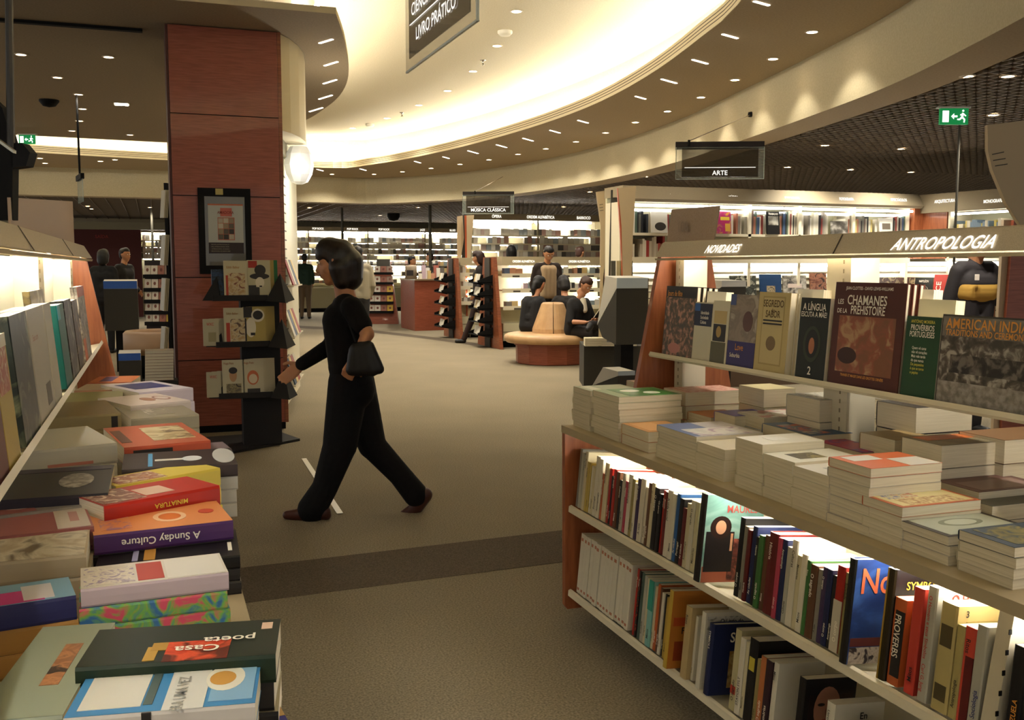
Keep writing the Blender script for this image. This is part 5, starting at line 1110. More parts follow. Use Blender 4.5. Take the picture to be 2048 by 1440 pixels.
mb = MB(); mb.obox(so(0, 0, 0), sd * SL, sn * .4, UP * .1, BLACK); mb.build('plinth', su)
for u, s in ((1889, 'ARQUITECTURA'), (1988, 'MONOGRAFIAS')):
    r_ = ray(u, 405); tt = 0
    # intersect with header plane
    P0 = so(0, -.056, 0); k = P0.dot(sn) / V((r_[0], r_[1], 0)).dot(sn); p = V((r_[0] * k, r_[1] * k, CAMH + r_[2] * k))
    text(s, h2_, (p.x, p.y, p.z), sd, UP, .055, GLT, .75, 0, 0, 'CENTER')
# large wing panel at the picture edge and red-brown end panel below
wing('large cream wing panel with three dark slots at the end of the row', [(1975, 250), (2120, 232), (2120, 520), (2060, 480), (2012, 405), (1985, 340), (1976, 300)], None, 6.2, marks=[(1984, 310, 2008, 305), (1986, 322, 2011, 318), (1990, 333, 2015, 329)])
t = thing('wing_panel', 'red-brown wooden end panel with cream edge behind the man in the striped shirt', 'end panel', PZ(2040, 760, 0), 'cream wing shaped end panels')
mb = MB(); mb.prism([PD(2028, 440, 7.2), PD(2140, 440, 7.2), PD(2140, 900, 7.2), PD(2002, 900, 7.2), PD(2012, 640, 7.2)], FV * .04, WOODRED); mb.build('board', t)
mb = MB(); mb.prism([PD(2008, 440, 7.25), PD(2029, 440, 7.25), PD(2013, 640, 7.25), PD(2003, 900, 7.25), PD(1985, 900, 7.25), PD(1996, 640, 7.25)], FV * .04, plain('b8a488')); mb.build('edge_strip', t)
# poles
for (u, v0, v1, d, nm, r) in ((684, 418, 640, 24, 'slim grey pole near the far music wall beside the pyramid stand', .03), (860, 436, 640, 23, 'slim grey pole behind the wooden counter', .035), (1916, 330, 800, 9.6, 'slim grey pole before the architecture bookcase', .012), (303, 424, 640, 24, 'slim grey pole before the distant shelf behind the comic stand', .03)):
    p = PD(u, v0, d); q = V((p.x, p.y, 0)); mb = MB(); mb.tube([q, V((p.x, p.y, Z2 + .05))], r, plain('3c392f', .6), 10); mb.build('slim_column', label=nm, cat='pole')

# ---- far music wall, y = 31
FY = 31.0; fp = lambda u, v: PY(u, v, FY)
def musicwall(label, xa, xb, y, ztop, zfb, shelves, heads, low=True, dep=.35, cds=True):
    t = thing('music_shelving', label, 'shelving', ((xa + xb) / 2, y, 0), 'lit music shelving')
    mb = MB(); mb.box((xa, y, zfb), (xb, y + dep, ztop), FASCD); h = mb.build('header', t)
    mb = MB(); mb.box((xa, y + dep, 0), (xb, y + dep + .05, zfb), plain('cfc8a8', .6)); mb.build('back_panel', t)
    mb = MB(); x = xa + .05
    while x < xb - .3: mb.tube([(x, y + .04, zfb - .03), (min(x + 1.4, xb), y + .04, zfb - .03)], .025, glow(NEUT, 26), 6); x += 1.45
    mb.build('tube_lamp', t)
    for zs in shelves:
        mb = MB(); mb.box((xa, y, zs - .03), (xb, y + dep, zs), SHELFW); mb.build('shelf', t)
        h0 = .12
        fill_books(DC if cds else DB, (xa + .05, y + .03, zs), X_, xb - xa - .1, h0, h0 + .035, .1, .07 if cds else .02, .14 if cds else .06, FARM, .06)
    mb = MB()
    for zs in shelves: mb.tube([(xa + .05, y + .10, zs - .045), (xb - .05, y + .10, zs - .045)], .008, glow(NEUT, 14), 6)
    mb.build('shelf_lamps', t)
    x = xa
    while x <= xb + .01:
        mb = MB(); mb.box((x - .02, y + .01, .1), (x + .02, y + dep, zfb), plain('8c8468', .5)); mb.build('upright', t); x += (xb - xa) / max(1, round((xb - xa) / 1.9))
    for x, s in heads: text(s, h, (x, y - .01, zfb + (ztop - zfb) * .35), X_, UP, .09, GLT, .8, 0, 0, 'CENTER')
    return t
sh = [fp(700, v).z for v in (484, 495.5, 507, 519, 531)]
xa = fp(600, 455).x; xb = fp(925, 455).x
hs = [(fp(u, 458).x, s) for u, s in ((636, 'POP ROCK'), (705, 'POP ROCK'), (768, 'POP ROCK'), (845, 'JAZZ'), (905, 'BLUES'))]
mw = musicwall('long lit music wall with POP ROCK headers at the far end of the shop', xa - 1.6, xb + .6, FY, 2.62, fp(700, 463).z, sh, hs)
mb = MB(); mb.box((xa - 1.6, FY - .25, 0), (xb + .6, FY + .3, fp(700, 575).z), plain('a8a080', .6)); mb.box((xa - 1.6, FY - .26, 0), (xb + .6, FY - .25, .12), BLACK); mb.build('drawer_base', mw)
for v in (545, 560):
    z = fp(700, v + 6).z
    mb = MB(); mb.box((xa - 1.6, FY - .1, z - .03), (xb + .6, FY + .3, z), SHELFW); mb.build('shelf', mw)
    fill_books(DC, (xa - 1.5, FY - .08, z), X_, xb - xa + 2, .08, .12, .1, .1, .2, CDM, .1)
    mb = MB(); mb.tube([(xa - 1.5, FY - .05, z + .2), (xb + .5, FY - .05, z + .2)], .02, glow(NEUT, 18), 6); mb.build('tube_lamp', mw)
xa2, xb2 = fp(281, 462).x, fp(336, 462).x
mw2 = musicwall('short lit music shelf glimpsed between the suited man and the pillar', xa2, xb2, FY - 1, 2.55, PY(300, 465, FY - 1).z, [PY(300, v, FY - 1).z for v in (480, 492, 504, 515)], [(PY(318, 458, FY - 1).x, 'POP ROCK')])
# dark red wall panel and pale band
mb = MB(); a = PY(120, 458, 29.5); b = PY(281, 458, 29.5); mb.box((a.x - 3, 29.5, 0), (b.x, 29.6, a.z), plain('4c140f', .6)); o = mb.build('wall_red', kind='structure', label='dark red wall panel at the far end')
mb = MB(); c = PY(150, 443, 29.5); mb.box((a.x - 3, 29.45, a.z), (PY(335, 458, 29.45).x, 29.6, c.z), plain('8c846c')); mb.build('trim_3', kind='structure')
text('SAÍDA', o, (PY(190, 470, 29.49).x, 29.49, PY(190, 476, 29.49).z), X_, UP, .12, plain('8c2c20'), 1)
# ---- tall classical music unit, y = 21
CY = 21.0; cp = lambda u, v: PY(u, v, CY)
musicwall('tall lit classical music shelving behind the reading people', cp(943, 435).x, cp(1204, 435).x, CY, cp(1050, 428).z, cp(1050, 441).z, [cp(1050, v).z for v in (470.5, 487, 500.5, 514)], [(cp(u, 437).x, s) for u, s in ((993, 'ÓPERA'), (1081, 'ORDEM ALFABÉTICA'), (1167, 'BARROCO'))])
wing('slim cream wing panel at the near end of the classical shelving', [(914, 433), (925, 431), (928, 475), (922, 516), (918, 673), (914, 673)], None, 19.8)
wing('second slim wing panel with red edge at the classical shelving', [(933, 431), (948, 430), (943, 480), (941, 520), (941, 674), (936, 674)], [(929, 431), (934, 431), (938, 674), (933, 674)], 19.6)
t = thing('dark_column_panel', 'dark narrow panel between the slim wings of the classical shelving', 'end panel', PZ(930, 670, 0)); mb = MB(); mb.prism([PD(924, 431, 20.0), PD(931, 431, 20.0), PD(934, 672, 20.0), PD(922, 672, 20.0)], FV * .05, DGL); mb.build('board', t)
# ---- low music units
def lowunit(label, y, xa, xb, heads, vs):
    t = thing('low_music_unit', label, 'shelving', ((xa + xb) / 2, y, 0), 'low lit music units')
    mb = MB(); mb.box((xa, y - .05, 1.42), (xb, y + .5, 1.57), plain('b5a888', .6)); h = mb.build('header', t)
    mb = MB(); mb.prism([(xa, y + .25, 1.42), (xa, y + .29, 1.42), (xa, y + .1, .12), (xa, y + .06, .12)], (xb - xa, 0, 0), plain('d6cfb0', .6)); mb.build('back_panel', t)
    mb = MB(); mb.box((xa, y + .02, 0), (xb, y + .5, .12), BLACK); mb.build('plinth', t)
    for k, z in enumerate((1.26, 1.0, .70)):
        mb = MB(); mb.box((xa, y - .02 - .04 * k, z - .02), (xb, y + .25, z), SHELFW); mb.box((xa, y - .03 - .04 * k, z - .05), (xb, y - .02 - .04 * k, z + .02), SHELFW); s_ = mb.build('shelf', t)
        x = xa + .06; n_ = 0
        while x < xb - .2:
            w_ = rq.uniform(.16, .5)
            if rq.random() < .82:
                fill_books(DC, (x, y - .015 - .04 * k, z), X_, w_, .09, .13, .13, .06, .13, CDM, 0)
            mbx = None; x += w_ + rq.uniform(.04, .2)
        mb = MB(); x = xa + .2
        while x < xb - .2: mb.box((x, y - .034 - .04 * k, z - .045), (x + .13, y - .031 - .04 * k, z - .015), plain('4c4438')); x += rq.uniform(.3, .5)
        mb.build('price_tags', s_)
        mb = MB(); x = xa + .15
        while x < xb - .3: mb.tube([(x, y + .02, z + .155 if k else 1.405), (min(x + 1.1, xb), y + .02, z + .155 if k else 1.405)], .008, glow(NEUT, 24), 6); x += 1.3
        mb.build('tube_lamp', s_)
    mb = MB(); mb.box((xa, y - .12, .12), (xb, y + .1, .42), plain('b8b090', .6)); mb.box((xa, y - .125, .27), (xb, y - .12, .28), plain('5c5440')); mb.build('drawer_base', t)
    for x, s in heads: text(s, h, (x, y - .055, 1.47), X_, UP, .055, GLT, .8, 0, 0, 'CENTER')
    return t
LY1, LY2 = 16.2, 18.7
lx = lambda u, y: PY(u, 560, y).x
lowunit('low lit compact disc unit behind the man in the fleece lined jacket', LY1, lx(1002, LY1), lx(1204, LY1), [(lx(1045, LY1), 'ORDEM ALFABÉTICA'), (lx(1156, LY1), 'ORDEM ALFABÉTICA')], None)
lowunit('low lit compact disc unit between the two wooden disc panels', LY2, lx(919, LY2), lx(1000, LY2), [(lx(950, LY2), 'ORDEM')], None)
# wooden A panels with disc pockets
def disc_panel(label, pA, pB, wh, dep=.9):
    """panel in a plane x = const, front edge pB (near), back edge pA"""
    x = pB.x; y0, y1 = pB.y, pA.y; ym = (y0 + y1) / 2
    t = thing('disc_rack_panel', label, 'disc rack', (x, ym, 0), 'wooden disc rack panels')
    mb = MB(); mb.prism([(x, y0, 0), (x, y1, 0), (x, ym + .28, 1.56), (x, ym - .28, 1.56)], (.06, 0, 0), WOOD); mb.build('end_board', t)
    mb = MB(); mb.prism([(x - .01, ym + .12, 0), (x - .01, ym - .16, 0), (x - .01, ym - .14, 1.55), (x - .01, ym + .12, 1.55)], (-.02, 0, 0), plain('3a3630')); mb.build('centre_strip', t)
    for k in range(5):
        z = 1.12 - k * .225
        pk = MB()
        # pocket: dark fan shaped bracket reaching towards the aisle
        for yy in (ym - .30, ym + .22):
            pk.prism([(x - .02, yy, z + .14), (x - .30, yy, z + .04), (x - .28, yy, z), (x - .02, yy, z - .05)], (0, .012, 0), BLACK)
        pk.box((x - .30, ym - .30, z), (x - .02, ym + .23, z + .01), BLACK); pk.build('pocket', t)
        for j in range(3):
            yy = ym - .28 + .17 * j; hd = V((.03, 0, .12)).normalized(); wd = V((0, 1, 0)) * -1
            o = V((x - .26 + .03 * j, yy + .13, z + .015))
            book('disc case in the %s pocket row of the %s, %s from the camera side' % (ordn(k + 1), wh, ordn(j + 1)), o, wd, hd, .125, .14, .012, CDM[(k + j * 2) % 3 * 3 % 12] if j else plain('c4c0b4'), group='disc cases on the wooden panels', name='disc_case', cat='disc case')
    return t
disc_panel('wooden disc rack panel nearer the bench, dark pockets on its side', PZ(966, 688, 0), PZ(1000, 699, 0), 'nearer panel')
disc_panel('wooden disc rack panel nearer the counter, dark pockets on its side', PZ(890, 671, 0), PZ(921, 679, 0), 'farther panel')
# ---- wooden counter with things on it
cn = thing('sales_counter', 'angular reddish wooden counter carrying small displays in the music department', 'counter', PZ(840, 658, 0))
c0, c1, c2 = PZ(803, 655, 0), PZ(830, 662, 0), PZ(892, 660, 0); back = V((-.3, 1.6, 0)); zc = 1.10
mb = MB(); mb.prism([c0, c1, c2, c2 + V((.4, 1.4, 0)), c0 + V((.3, 1.3, 0))], (0, 0, zc), WOODRED); mb.build('body', cn)
mb = MB(); mb.prism([c0 + V((-.03, -.02, zc)), c1 + V((0, -.04, zc)), c2 + V((.03, -.03, zc)), c2 + V((.43, 1.43, zc)), c0 + V((.3, 1.33, zc))], (0, 0, .03), plain('8c7a60', .3)); mb.build('counter_top', cn)
for i in range(9):
    p = PD(838 + i * 6, 560, 21.8 + (i % 3) * .15); h = .12 + .06 * ((i * 7) % 4)
    mb = MB(); mb.box((p.x, p.y, zc + .03), (p.x + .07 + .02 * (i % 3), p.y + .06, zc + .03 + h), CDM[(i * 5) % 12]); mb.build('display_box', label='%s small display box on the wooden counter from its near corner' % ordn(i + 1), cat='display box', group='small boxes on the counter')
p = PD(822, 560, 21.6); t = thing('round_tin', 'pale round container with black figure standing on the wooden counter', 'container', (p.x, p.y, zc + .03)); mb = MB(); mb.lathe((p.x, p.y, zc + .03), [(.001, 0), (.13, 0), (.13, .26), (.12, .3), (.001, .3)], plain('9c8c78'), 16); mb.build('container_body', t, smooth=True); mb = MB(); mb.lathe((p.x, p.y, zc + .1), [(.132, 0), (.132, .12)], plain('2c2420'), 6, -2.6, -1.4); mb.build('printed_figure', t)
# disc display behind the counter: tiered
t = thing('disc_tower', 'crowded tiered disc display behind the wooden counter', 'display stand', PD(875, 640, 23.2)); 
p = PD(853, 560, 23.2); p1 = PD(905, 560, 23.2)
for k in range(4):
    mb = MB(); mb.obox(V((p.x, p.y, .95 + k * .15)), (p1 - p) * (1 - .08 * k), FV * .3, UP * .02, plain('8c8878', .4)); mb.build('tier_shelf', t)
    fill_books(DC, V((p.x, p.y, .97 + k * .15)), (p1 - p), (p1 - p).length * (1 - .08 * k), .08, .13, .1, .05, .1, CDM, .1)
mb = MB(); mb.obox(V((p.x + .1, p.y + .1, 0)), (p1 - p) * .8, FV * .2, UP * 1.4, plain('5c584c')); mb.build('frame_body', t)
# pyramid stand
pp0, pp1 = PZ(735, 648, 0), PZ(797, 648, 0); PYc = (pp0 + pp1) / 2; t = thing('pyramid_stand', 'red-brown pyramid shaped stand with five black disc trays', 'display stand', (PYc.x, PYc.y, 0))
L_x = (pp1 - pp0); wv = L_x.normalized(); dv = V((-wv.y, wv.x, 0)); wl = L_x.length
mb = MB(); base = [PYc - wv * wl * .5, PYc + wv * wl * .5, PYc + wv * wl * .42 + dv * .7, PYc - wv * wl * .42 + dv * .7]; topz = 1.58; tp4 = [PYc - wv * .14 + dv * .25 + UP * topz, PYc + wv * .14 + dv * .25 + UP * topz, PYc + wv * .14 + dv * .4 + UP * topz, PYc - wv * .14 + dv * .4 + UP * topz]
mb.raw(base + tp4, [(0, 3, 2, 1), (4, 5, 6, 7), (0, 1, 5, 4), (1, 2, 6, 5), (2, 3, 7, 6), (3, 0, 4, 7)], WOODRED); mb.build('body', t)
mb = MB(); mb.obox(PYc - wv * .16 + dv * .16 + UP * 1.3, wv * .32, dv * .1, UP * .28, plain('4c4840')); mb.build('top_board', t)
def trays(t, org, wv, dv, W0, zs, who, g):
    for k, z in enumerate(zs):
        mb = MB(); mb.obox(org - wv * W0 * .5 + UP * z, wv * W0, -dv * .12, UP * -.06, BLACK); mb.build('tray', t)
        for j in range(4):
            o = org - wv * (W0 * .5 - .02 - j * W0 / 4.1) - dv * .11 + UP * (z + .002); hd = (UP + dv * .15).normalized()
            book('disc case in %s tray of the %s, %s along' % (ordn(k + 1), who, ordn(j + 1)), o, wv, hd, W0 / 4.4, .145, .012, [plain('b8b0a0'), plain('c4bcac'), plain('8c5c4c'), plain('b89838') if k > 1 else plain('8c7464')][j], panels=[('O', .3, .3, .7, .7, plain('6a3c30'))], group=g, name='disc_case', cat='disc case')
trays(t, PYc - wv * .05 + dv * .06, wv, dv, wl * .82, [1.26, 1.02, .78, .55, .32], 'red-brown pyramid stand', 'disc cases on the pyramid stand')
# black disc stand on the left, seen beside the pillar
p0 = PD(290, 690, 16.2); q0_ = V((p0.x, p0.y, 0)); t = thing('disc_stand', 'black tiered disc stand glimpsed between the suited man and the pillar', 'display stand', q0_)
mb = MB(); mb.obox(q0_ + FV * .1, RV * .5, FV * .2, UP * 1.5, plain('1a0f0c', .6)); mb.build('body', t)
trays(t, q0_ + RV * .25 + FV * .08, RV, FV, .46, [1.27, 1.05, .86, .68, .5], 'black stand beside the pillar', 'disc cases on the black disc stand')
# the one far mass of books and the one far mass of cases
o = DB.build('distant_books', label='rows of far books filling the tall lit bookcases', kind='stuff', cat='books')
o = DC.build('distant_disc_cases', label='countless far disc cases filling the lit music shelving', kind='stuff', cat='disc cases')

# ---- grey stepped display stands (catalogue dispensers)
def dispenser(label, u0, u1, v0, vb, d, white, who, extra=None, dp=.55):
    """dark sloped box with a thick slanted block of white catalogues behind its near face"""
    a = PD(u0, v0, d); b = PY(u1, v0, a.y); lo = PD(u0, vb, d).z; W_ = b.x - a.x; hz = a.z - lo; A0 = V((a.x, a.y, lo)); nd = Y_; xd = X_
    t = thing('catalogue_dispenser', label, 'display stand', (a.x, a.y, 0), 'grey catalogue dispensers')
    k = hz / .55
    mb = MB(); mb.prism([A0, A0 + UP * hz, A0 + nd * dp + UP * hz * .30, A0 + nd * dp * .75 + UP * hz * .1], xd * W_, CARPETG); mb.build('sloped_body', t)
    pb = MB(); pb.prism([A0 + UP * (hz + .001), A0 + UP * (hz + .10 * k), A0 + UP * (hz + .12 * k) + nd * dp * .6, A0 + nd * (dp + .02) + UP * hz * .31], xd * W_ * .99, plain('c4c0b4', .6)); blk = pb.build('catalogue_block', t)
    mb = MB(); mb.obox(A0 + UP * (hz + .002) - nd * .003, xd * W_ * .99, nd * .003, UP * .10 * k, plain(white, .5)); mb.build('front_sheet', t)
    if lo > .2: mb = MB(); mb.box((a.x + W_ * .3, a.y + .1, 0), (a.x + W_ * .7, a.y + .25, lo), BLACK); mb.build('post', t)
    return t
dispenser('large dark grey dispenser with white catalogues beside the reading man', 1233, 1296, 577, 690, 9.6, 'b8c4cc', 'x', dp=.42)
dispenser('small white catalogue block on a low dark dispenser by the wood end panel', 1236, 1270, 752, 800, 7.0, 'aeb8bc', 'x', dp=.42)
dispenser('grey dispenser seen through the gap under the NOVIDADES header', 1443, 1492, 574, 640, 8.6, 'c0c0bc', 'x')
t = dispenser('grey dispenser with white block and blue stripe beyond the aisle table', 207, 275, 578, 662, 13.0, '2c58a8', 'x')
t = dispenser('low grey dispenser with blue stripe on the floor behind the aisle table', 237, 282, 722, 800, 11.2, '2c58a8', 'x')
# two stepped carpeted boxes carrying the dispenser
mb = MB(); a = PD(1168, 692, 10.4); b = PD(1300, 692, 10.4); xd = RV; A0 = V((a.x, a.y, 0)); pz = thing('display_plinth', 'dark carpeted plinth with small book piles beside the round bench', 'plinth', A0)
mb = MB(); mb.obox(A0 + UP * .12, RV * .78, FV * .7, UP * (a.z - .12), CARPETG); mb.build('upper_box', pz)
mb = MB(); mb.obox(A0 + RV * .04 + FV * .05, RV * .7, FV * .6, UP * .12, BLACK); mb.build('base_box', pz)
za = a.z
for j, (u, n, th, c, nm) in enumerate([(1170, 3, .028, 'c4bc9c', 'cream'), (1187, 3, .028, 'c0b490', 'pale yellow'), (1203, 2, .022, '2c2c28', 'black'), (1232, 3, .022, '33322c', 'dark grey')]):
    p = PD(u, 692, 10.35 + .02 * (j % 2)); 
    for k in range(n): book('%s covered book, %s from the plinth up in the %s pile by the bench' % (nm, ordn(k + 1), ordn(j + 1)), V((p.x, p.y, za + .001 + k * th)) + RV * .0 + FV * (.2), -FV, RV, .2, .14 if j < 2 else .22, th * .95, flat(c), group='book piles on the carpeted plinth')
# another plinth behind carries the tall dispenser
# two upright book rows glimpsed by the wood end panel (behind the dispenser)
for j, (u, c) in enumerate([(1222, '4c4c40'), (1233, 'a89c74'), (1240, '24241c'), (1249, 'a89c74'), (1256, '2a2a22')]):
    p = PD(u, 553, 10.9); book('%s upright book behind the large dark dispenser' % ordn(j + 1), V((p.x, p.y, p.z)), RV, (UP + FV * .1).normalized(), .05, .17, .02, flat(c), group='upright books behind the dispenser')
t = thing('low_shelf_board', 'short shelf board holding upright books behind the dark dispenser', 'shelf', PD(1220, 556, 10.9)); mb = MB(); mb.obox(PD(1215, 556, 10.85), RV * .45, FV * .35, UP * -1.27, plain('6a5a44')); mb.build('board', t)
# magazines strapped on the flank of the pillar and a pile before it
for k, (v0, v1) in enumerate([(382, 436), (470, 530), (556, 620), (652, 702)]):
    for j in range(3):
        a = PD(322 + j * 3, v1, 9.4 + .02 * j); H_ = (v1 - v0) * 9.4 / FPX
        book('%s magazine in the %s strap holder on the pillar flank' % (ordn(j + 1), ordn(k + 1)), a, (RV * .55 - FV * .83).normalized() * -1 * -1, (UP + RV * .12).normalized(), .16, H_, .01, flat(['a09880', 'a8a088', '989078'][j]), group='magazines strapped on the pillar flank', name='magazine', cat='magazine')
t = thing('strap_holder', 'dark metal rail holding strapped magazines on the pillar flank', 'magazine rack', (.1, 9.35, 1.0)); mb = MB(); mb.obox(PD(340, 760, 9.6), RV * .03, FV * .1, UP * 1.9, BLACK); mb.build('rail', t)
for k in range(10):
    a = PD(290, 762 - k * 6, 7.6); th = 6 * 7.6 / FPX
    book('%s magazine from below in the striped pile at the pillar foot' % ordn(k + 1), V((a.x, a.y + .2, a.z)), V((0, -1, 0)), X_, .2, .21, th * .95, flat('b0a088' if k % 2 else 'a86a5c'), group='magazine pile at the pillar foot', name='magazine', cat='magazine')
a = PD(285, 764, 7.6); t = thing('pile_plinth', 'low dark box carrying the striped magazine pile', 'plinth', (a.x, a.y, 0)); mb = MB(); mb.box((a.x, a.y, 0), (a.x + .26, a.y + .24, a.z - .001), CARPETG); mb.build('box_body', t)
# small pale armchair back near it
p = PD(318, 720, 12.0); t = thing('tub_chair', 'pale leather tub chair partly behind the magazine pile', 'chair', (p.x, p.y, 0)); mb = MB(); mb.lathe((p.x, p.y, 0), [(.001, .35), (.36, .35), (.40, .38), (.40, .60), (.37, .63), (.33, .6), (.33, .42), (.001, .42)], plain('a88868', .5), 20); mb.build('seat', t, smooth=True); mb = MB(); mb.lathe((p.x, p.y, 0), [(.3, 0), (.3, .35)], BLACK, 16); mb.build('base', t)

# ================================================================== PEOPLE
def capsules_mesh(caps, voxel, name, mats=None, smooth=4):
    """caps: (p0,r0,p1,r1). union by voxel remesh: one continuous surface"""
    mb = MB()
    for p0, r0, p1, r1 in caps:
        p0, p1 = V(p0), V(p1); ax = p1 - p0; L = ax.length
        if L < 1e-5: ax = V((0, 0, 1)); L = 1e-5
        t = ax / L if L > 1e-4 else V((0, 0, 1)); a = V((0, 0, 1)) if abs(t.z) < .9 else V((1, 0, 0)); u = t.cross(a).normalized(); w_ = t.cross(u)
        n = 14; rings = []; 
        for k in range(1, 6): an = -math.pi / 2 + k * math.pi / 12; rings.append((p0 + t * r0 * math.sin(an), r0 * math.cos(an)))
        rings.append((p0, r0)); rings.append((p1, r1))
        for k in range(1, 6): an = k * math.pi / 12; rings.append((p1 + t * r1 * math.sin(an), r1 * math.cos(an)))
        vs = [c + (u * math.cos(2 * math.pi * q / n) + w_ * math.sin(2 * math.pi * q / n)) * r for c, r in rings for q in range(n)]
        vs += [p0 - t * r0, p1 + t * r1]; fs = []
        for i in range(len(rings) - 1):
            for q in range(n): fs.append((i * n + q, i * n + (q + 1) % n, (i + 1) * n + (q + 1) % n, (i + 1) * n + q))
        e0 = len(rings) * n
        for q in range(n): fs.append((e0, (q + 1) % n, q)); b_ = (len(rings) - 1) * n; fs.append((e0 + 1, b_ + q, b_ + (q + 1) % n))
        mb.raw(vs, fs, BLACK)
    me = mb_mesh(mb, name); me.materials.clear()
    o = bpy.data.objects.new(name, me); col.objects.link(o)
    m = o.modifiers.new('r', 'REMESH'); m.mode = 'VOXEL'; m.voxel_size = voxel; m.use_smooth_shade = True
    s = o.modifiers.new('s', 'SMOOTH'); s.iterations = smooth; s.factor = .5
    bpy.context.view_layer.update()
    me2 = bpy.data.meshes.new_from_object(o.evaluated_get(bpy.context.evaluated_depsgraph_get()))
    bpy.data.objects.remove(o); bpy.data.meshes.remove(me)
    return me2
def blob(name, caps, mat, root, voxel, smooth=4):
    O = V(root['_o']); caps = [(V(a) - O, r0, V(b) - O, r1) for a, r0, b, r1 in caps]
    me = capsules_mesh(caps, voxel, name, smooth=smooth); me.name = name; me.materials.append(mat)
    o = bpy.data.objects.new(name, me); col.objects.link(o); o.parent = root; return o
def head_caps(c, f, s=1.0, up=UP):
    """c: centre of the head, f: facing"""
    f = V(f).normalized(); up = (V(up) - f * V(up).dot(f)).normalized(); r = f.cross(up)
    P = lambda a, b, d=0: c + f * a * s + up * b * s + r * d * s
    return [(P(-.022, .035), .078 * s, P(.018, .035), .076 * s), (P(.015, -.01, -.012), .064 * s, P(.015, -.01, .012), .064 * s), (P(.035, -.055), .048 * s, P(.05, -.085), .028 * s), (P(.05, -.04), .045 * s, P(.055, -.02), .042 * s),
            (P(.088, .012), .010 * s, P(.104, -.024), .013 * s), (P(.085, -.058), .012 * s, P(.086, -.054), .012 * s), (P(.0, 0, .078), .012 * s, P(-.004, .02, .082), .014 * s), (P(.0, 0, -.078), .012 * s, P(-.004, .02, -.082), .014 * s),
            (P(-.01, -.06), .05 * s, P(-.03, -.13), .052 * s)], P
def face_parts(root, P, s, hairm, brow='2a1a12'):
    O = V(root['_o'])
    mb = MB()
    for q in (-.030, .030):
        c = P(.083, .018, q) - O; mb.lathe((c.x, c.y, c.z - .009 * s), [(.001, 0), (.009 * s, .004 * s), (.011 * s, .009 * s), (.009 * s, .014 * s), (.001, .018 * s)], plain('e0d8cc', .2), 10)
    mb.build('eyes', root, local=True, smooth=True)
    mb = MB()
    for q in (-.030, .030):
        c = P(.0935, .018, q) - O; mb.lathe((c.x, c.y, c.z - .004 * s), [(.001, 0), (.004 * s, .002 * s), (.004 * s, .006 * s), (.001, .008 * s)], plain('1c120c', .2), 8)
    mb.build('pupils', root, local=True)
    mb = MB()
    for q in (-.030, .030): mb.tube([P(.092, .040, q - .014) - O, P(.096, .043, q) - O, P(.092, .040, q + .014) - O], .0035 * s, plain(brow), 6)
    mb.build('eyebrows', root, local=True)
    mb = MB(); mb.tube([P(.093, -.052, -.02) - O, P(.1, -.05, 0) - O, P(.093, -.052, .02) - O], [.003 * s, .006 * s, .003 * s], plain('8c4a40', .4), 6); mb.build('lips', root, local=True)
def hair_caps(P, s, kind):
    if kind == 'short': return [(P(-.03, .055), .083 * s, P(.022, .080), .066 * s), (P(-.04, .01), .078 * s, P(-.045, -.01), .066 * s), (P(-.005, .055, .045), .045 * s, P(-.005, .055, -.045), .045 * s)]
    if kind == 'bob': return [(P(-.03, .05), .092 * s, P(.035, .07), .078 * s), (P(-.05, 0), .09 * s, P(-.06, -.08), .075 * s), (P(-.01, .03, .055), .05 * s, P(-.03, -.07, .06), .042 * s), (P(-.01, .03, -.055), .05 * s, P(-.03, -.07, -.06), .042 * s), (P(.05, .075, .0), .04 * s, P(.075, .055, 0), .025 * s)]
    if kind == 'tail': return [(P(-.03, .05), .088 * s, P(.03, .068), .074 * s), (P(-.05, 0), .08 * s, P(-.05, -.02), .07 * s), (P(-.10, -.02), .045 * s, P(-.12, -.10), .035 * s), (P(-.12, -.10), .035 * s, P(-.10, -.19), .02 * s)]
    return [(P(-.03, .055), .084 * s, P(.03, .068), .073 * s), (P(-.045, .01), .078 * s, P(-.05, -.03), .066 * s)]
def hand_caps(wr, d, palm_n, s=1.0, curl=.35, side=1):
    """wr wrist, d pointing direction, palm_n palm normal; five fingers"""
    d = V(d).normalized(); n = V(palm_n); n = (n - d * n.dot(d)).normalized(); r = d.cross(n) * side
    caps = []
    for k, q in enumerate((-.028, -.010, .010, .027)): caps.append((wr + d * .01 * s + r * q * .6 * s, .014 * s, wr + d * .085 * s + r * q * s, .012 * s))
    for k, (q, L) in enumerate(((-.028, .058), (-.010, .072), (.010, .078), (.027, .070))):
        b = wr + d * .088 * s + r * q * 1.02 * s; a1 = curl * .6; a2 = curl * 1.4
        m = b + (d * math.cos(a1) + n * math.sin(a1)) * L * .5 * s; e = m + (d * math.cos(a2) + n * math.sin(a2)) * L * .5 * s
        caps += [(b, .0092 * s, m, .0085 * s), (m, .0085 * s, e, .007 * s)]
    b = wr + d * .03 * s + r * .03 * s; m = b + (d * .6 + r * .7 + n * .25).normalized() * .035 * s; e = m + (d * .85 + r * .3 + n * .4).normalized() * .03 * s
    caps += [(b, .013 * s, m, .0105 * s), (m, .0105 * s, e, .0085 * s)]
    return caps
SKIN = plain('b07c58', .5); SKIN2 = plain('a87454', .5)

